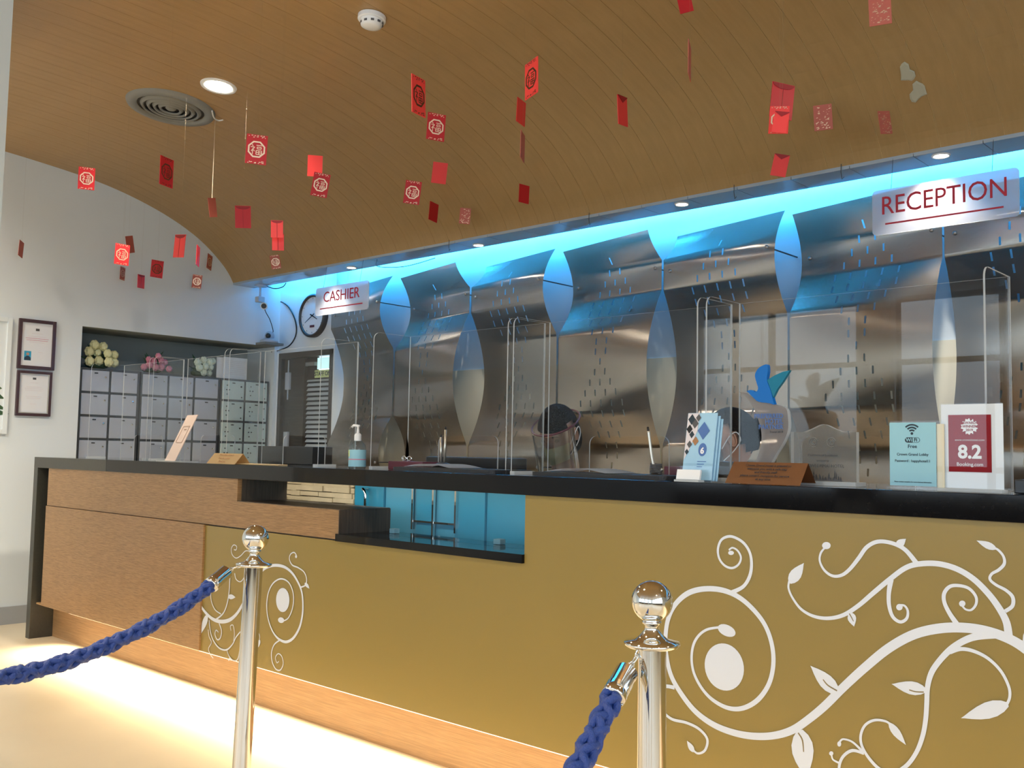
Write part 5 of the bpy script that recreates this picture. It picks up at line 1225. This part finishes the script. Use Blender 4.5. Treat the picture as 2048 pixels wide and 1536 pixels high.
def person(name, head, yaw, pitch, label, cloth, hairbun, shield, chair_label):
    """seated figure; head centre at head (world), yaw: 0 looks to -Y"""
    hx, hy, hz = head
    T = Matrix.Translation((hx, hy, 0)) @ Matrix.Rotation(yaw, 4, 'Z')
    t = thing(name, label, 'person', (hx, hy, 0))
    nk = hz - .13; sh = hz - .235; pv = .55
    back = .06
    V = [(0, back + .03, pv), (0, back + .02, pv + .16), (0, back, (pv + sh) / 2 + .06), (0, back, sh - .03), (0, back - .005, nk - .02), (0, back - .035, nk + .03)]
    Rd = [(.15, .12), (.135, .105), (.145, .105), (.12, .085), (.052, .052), (.050, .052)]
    Ed = [(0, 1), (1, 2), (2, 3), (3, 4), (4, 5)]
    for s_ in (-1, 1):
        i0 = len(V)
        V += [(s_ * .165, back, sh - .04), (s_ * .205, back - .01, sh - .17), (s_ * .215, back - .04, sh - .29), (s_ * .17, back - .16, sh - .31), (s_ * .10, back - .27, sh - .30)]
        Rd += [.055, .048, .042, .034, .026]; Ed += [(3, i0), (i0, i0 + 1), (i0 + 1, i0 + 2), (i0 + 2, i0 + 3), (i0 + 3, i0 + 4)]
        j0 = len(V)
        V += [(s_ * .09, back - .02, pv - .03), (s_ * .12, back - .22, pv - .02), (s_ * .12, back - .42, pv - .03), (s_ * .12, back - .44, .30), (s_ * .12, back - .42, .09), (s_ * .13, back - .55, .04)]
        Rd += [.085, .08, .06, .05, .038, .035]; Ed += [(0, j0), (j0, j0 + 1), (j0 + 1, j0 + 2), (j0 + 2, j0 + 3), (j0 + 3, j0 + 4), (j0 + 4, j0 + 5)]
    me = skin_mesh(V, Ed, Rd); me.materials.clear()
    bm = B(); bm.from_mesh(me); bpy.data.meshes.remove(me)
    for f in bm.faces:
        c_ = f.calc_center_median(); skin_ = (c_.z > nk - .03 and abs(c_.x) < .09) or (c_.y < back - .20 and c_.z > sh - .36 and abs(c_.x) < .2)
        f.material_index = 0 if skin_ else 1
        f.smooth = True
    bm.transform(T)
    # fingers
    HT = Matrix.Translation(head) @ Matrix.Rotation(yaw, 4, 'Z') @ Matrix.Rotation(pitch, 4, 'X')
    hb = B(); bmesh.ops.create_uvsphere(hb, u_segments=32, v_segments=24, radius=1)
    for v in hb.verts:
        x, y, z = v.co; jaw = 1 - .30 * max(0, -z) ** 1.3
        fx = .074 * x * jaw; fy = .094 * y * (1 - .16 * max(0, -z)) ; fz = .113 * z
        if y < 0:
            nose = math.exp(-((x / .16) ** 2)) * math.exp(-(((z + .12) / .20) ** 2)); fy -= .022 * nose
            eye_ = math.exp(-(((abs(x) - .40) / .15) ** 2)) * math.exp(-(((z - .06) / .10) ** 2)); fy += .008 * eye_
            br = math.exp(-(((z - .20) / .09) ** 2)) * math.exp(-((x / .55) ** 2)); fy -= .004 * br
            lip_ = math.exp(-((x / .25) ** 2)) * math.exp(-(((z + .48) / .09) ** 2)); fy -= .006 * lip_
            ch = math.exp(-((x / .3) ** 2)) * math.exp(-(((z + .85) / .15) ** 2)); fy -= .010 * ch
        v.co = (fx, fy, fz)
    for f in hb.faces: f.smooth = True; f.material_index = 0
    hb.transform(HT); tm = bpy.data.meshes.new('t'); hb.to_mesh(tm); hb.free(); bm.from_mesh(tm); bpy.data.meshes.remove(tm)
    for s_ in (-1, 1):
        hand_c = Vector((s_ * .085, back - .30, sh - .30))
        n0 = len(bm.faces); sphere(bm, hand_c, .028, (1.1, 1.35, .5), 12, 8, T)
        for k in range(4):
            x_ = hand_c.x + (k - 1.5) * .0145; L = (.052, .060, .056, .044)[k if s_ > 0 else 3 - k]
            tube(bm, [T @ Vector((x_, hand_c.y - .025, hand_c.z + .004)), T @ Vector((x_, hand_c.y - .025 - L * .5, hand_c.z + .006)), T @ Vector((x_, hand_c.y - .025 - L, hand_c.z - .008))], [.0075, .007, .0055], 7)
        tube(bm, [T @ Vector((hand_c.x - s_ * .025, hand_c.y + .005, hand_c.z)), T @ Vector((hand_c.x - s_ * .043, hand_c.y - .018, hand_c.z)), T @ Vector((hand_c.x - s_ * .048, hand_c.y - .040, hand_c.z - .004))], [.010, .008, .006], 7)
    body = obj('body', bm, [M['skin'], M[cloth]], t)
    L = lambda x, y, z: HT @ Vector((x, y, z))
    for s_ in (-1, 1):
        b = B(); sphere(b, (s_ * .031, -.080, .008), .0115, (1.2, .6, .7), 10, 8, HT); obj('eye', b, M['eye'], t, True)
        b = B(); tube(b, [L(s_ * .046, -.083, .026), L(s_ * .032, -.089, .030), L(s_ * .018, -.089, .027)], .0025, 5); obj('eyebrow', b, M['hair'], t)
        b = B(); sphere(b, (s_ * .074, .008, -.004), .020, (.35, .75, 1.45), 12, 10, HT)
        tube(b, [L(s_ * (.077 + .004), .008 + .015 * math.cos(a_), -.002 + .027 * math.sin(a_)) for a_ in [k * PI / 6 for k in range(12)]], .0038, 6, closed=True); obj('ear', b, M['skin'], t, True)
    b = B(); sphere(b, (0, -.093, -.054), .011, (2.0, .5, .6), 10, 6, HT); obj('mouth', b, M['lip'], t, True)
    b = B(); bmesh.ops.create_uvsphere(b, u_segments=28, v_segments=20, radius=1)
    for v in list(b.verts):
        x, y, z = v.co; v.co = (.086 * x, .108 * y + .008, .122 * z + .010)
    for v in [v for v in b.verts if (v.co.y < .0 and v.co.z < .052 - v.co.y * -.18 * 1 and v.co.y < -.012) or v.co.z < -.075 or (abs(v.co.x) > .06 and v.co.y < .03 and v.co.z < .02)]: b.verts.remove(v)
    b.transform(HT)
    if hairbun:
        sphere(b, (0, .115, .015), .045, (1, .9, 1.05), 16, 12, HT)
        for k in range(14):
            a_ = 2 * PI * k / 14; tube(b, [L(.07 * math.cos(a_), .06, .02 + .09 * math.sin(a_)), L(.04 * math.cos(a_), .095, .02 + .05 * math.sin(a_)), L(.01 * math.cos(a_), .12, .015)], .006, 5)
    else:
        sphere(b, (0, .075, -.045), .07, (.95, .55, 1.25), 16, 12, HT)
    obj('hair', b, M['hair'], t, True)
    mk = thing('face_mask', 'face mask worn by the %s' % ('person in a face shield' if shield else 'dark haired person behind the trophy'), 'face mask', L(0, -.1, -.04))
    b = B(); rings = []
    for iz in range(7):
        z_ = -.018 - .013 * iz; row = []
        for ix in range(11):
            u_ = (ix - 5) / 5; a_ = u_ * 1.15; jaw = 1 - .30 * max(0, -z_ / .113) ** 1.3
            row.append(b.verts.new(L(.079 * jaw * math.sin(a_), -(.103 - .010 * abs(iz - 3) / 3 + .016 * math.exp(-(u_ / .3) ** 2)) * (math.cos(a_) * .92 + .08), z_)))
        rings.append(row)
    for A_, C_ in zip(rings, rings[1:]):
        for k in range(10): b.faces.new((A_[k], A_[k + 1], C_[k + 1], C_[k]))
    obj('pleated_cloth', b, M['mask'] if shield else M['dgrey'], mk, True)
    for s_ in (-1, 1):
        b = B(); tube(b, catmull([tuple(L(s_ * .070, -.040, -.028)), tuple(L(s_ * .085, .0, .012)), tuple(L(s_ * .088, .030, .022)), tuple(L(s_ * .086, .038, -.01)), tuple(L(s_ * .080, .005, -.045)), tuple(L(s_ * .064, -.045, -.075))], 4), .0022, 5); obj('ear_loop', b, M['whitecard'], mk)
    if shield:
        sd = thing('face_shield', 'clear curved face shield catching white reflections over the lowered face', 'face shield', L(0, -.13, 0))
        b = B(); rings = []
        for iz in range(9):
            z_ = .050 - .030 * iz; row = []
            for ix in range(41):
                a_ = (ix - 20) / 20 * 1.35; rp_ = 1 + .035 * math.sin(a_ * 7); row.append(b.verts.new(L(.098 * math.sin(a_) * rp_, -.138 * math.cos(a_) * rp_ - .0045 * iz + .005, z_)))
            rings.append(row)
        for A_, C_ in zip(rings, rings[1:]):
            for k in range(40): b.faces.new((A_[k], A_[k + 1], C_[k + 1], C_[k]))
        obj('clear_film', b, M['shield'], sd, True)
        b = B(); tube(b, [L(.099 * math.sin(a_), -.130 * math.cos(a_), .055) for a_ in [(k - 12) / 12 * PI for k in range(24)]], .0045, 6, closed=True); obj('headband', b, M['maroon'], sd, True)
    # chair
    ct = thing('office_chair', chair_label, 'chair', T @ Vector((0, back, 0)))
    b = B(); n_ = bmesh.new(); box(n_, (-.22, back - .25, .40), (.22, back + .19, .455), .02); n_.transform(T); tm = bpy.data.meshes.new('t'); n_.to_mesh(tm); n_.free(); b.from_mesh(tm); obj('seat', b, M['dgrey'], ct)
    b = B(); n_ = bmesh.new(); box(n_, (-.20, back + .20, .55), (.20, back + .24, .88), .02); n_.transform(T); tm = bpy.data.meshes.new('t'); n_.to_mesh(tm); n_.free(); b.from_mesh(tm); obj('backrest', b, M['dgrey'], ct)
    b = B(); tube(b, [T @ Vector((0, back, .10)), T @ Vector((0, back, .40))], .025, 10); tube(b, [T @ Vector((0, back + .1, .42)), T @ Vector((0, back + .24, .44)), T @ Vector((0, back + .25, .62))], .012, 8); obj('stem', b, M['black'], ct)
    for k in range(5):
        a_ = 2 * PI * k / 5; b = B(); e2 = T @ Vector((.27 * math.cos(a_), back + .27 * math.sin(a_), .06)); tube(b, [T @ Vector((0, back, .12)), e2], .014, 8); sphere(b, (e2.x, e2.y, .03), .03, (1, 1, 1), 10, 6); obj('leg', b, M['black'], ct)

h1 = at_dist(1117, 868, 4.25); h2 = at_dist(1462, 880, 3.95)
person('person', h1, math.radians(12), math.radians(28), 'seated person in a face shield and yellow mask looking down behind the counter', 'cloth', False, True, 'grey office chair under the person in a face shield')
person('person', h2, math.radians(-62), math.radians(14), 'seated dark haired person with a hair bun behind the bird trophy', 'cloth2', True, False, 'grey office chair under the person behind the trophy')
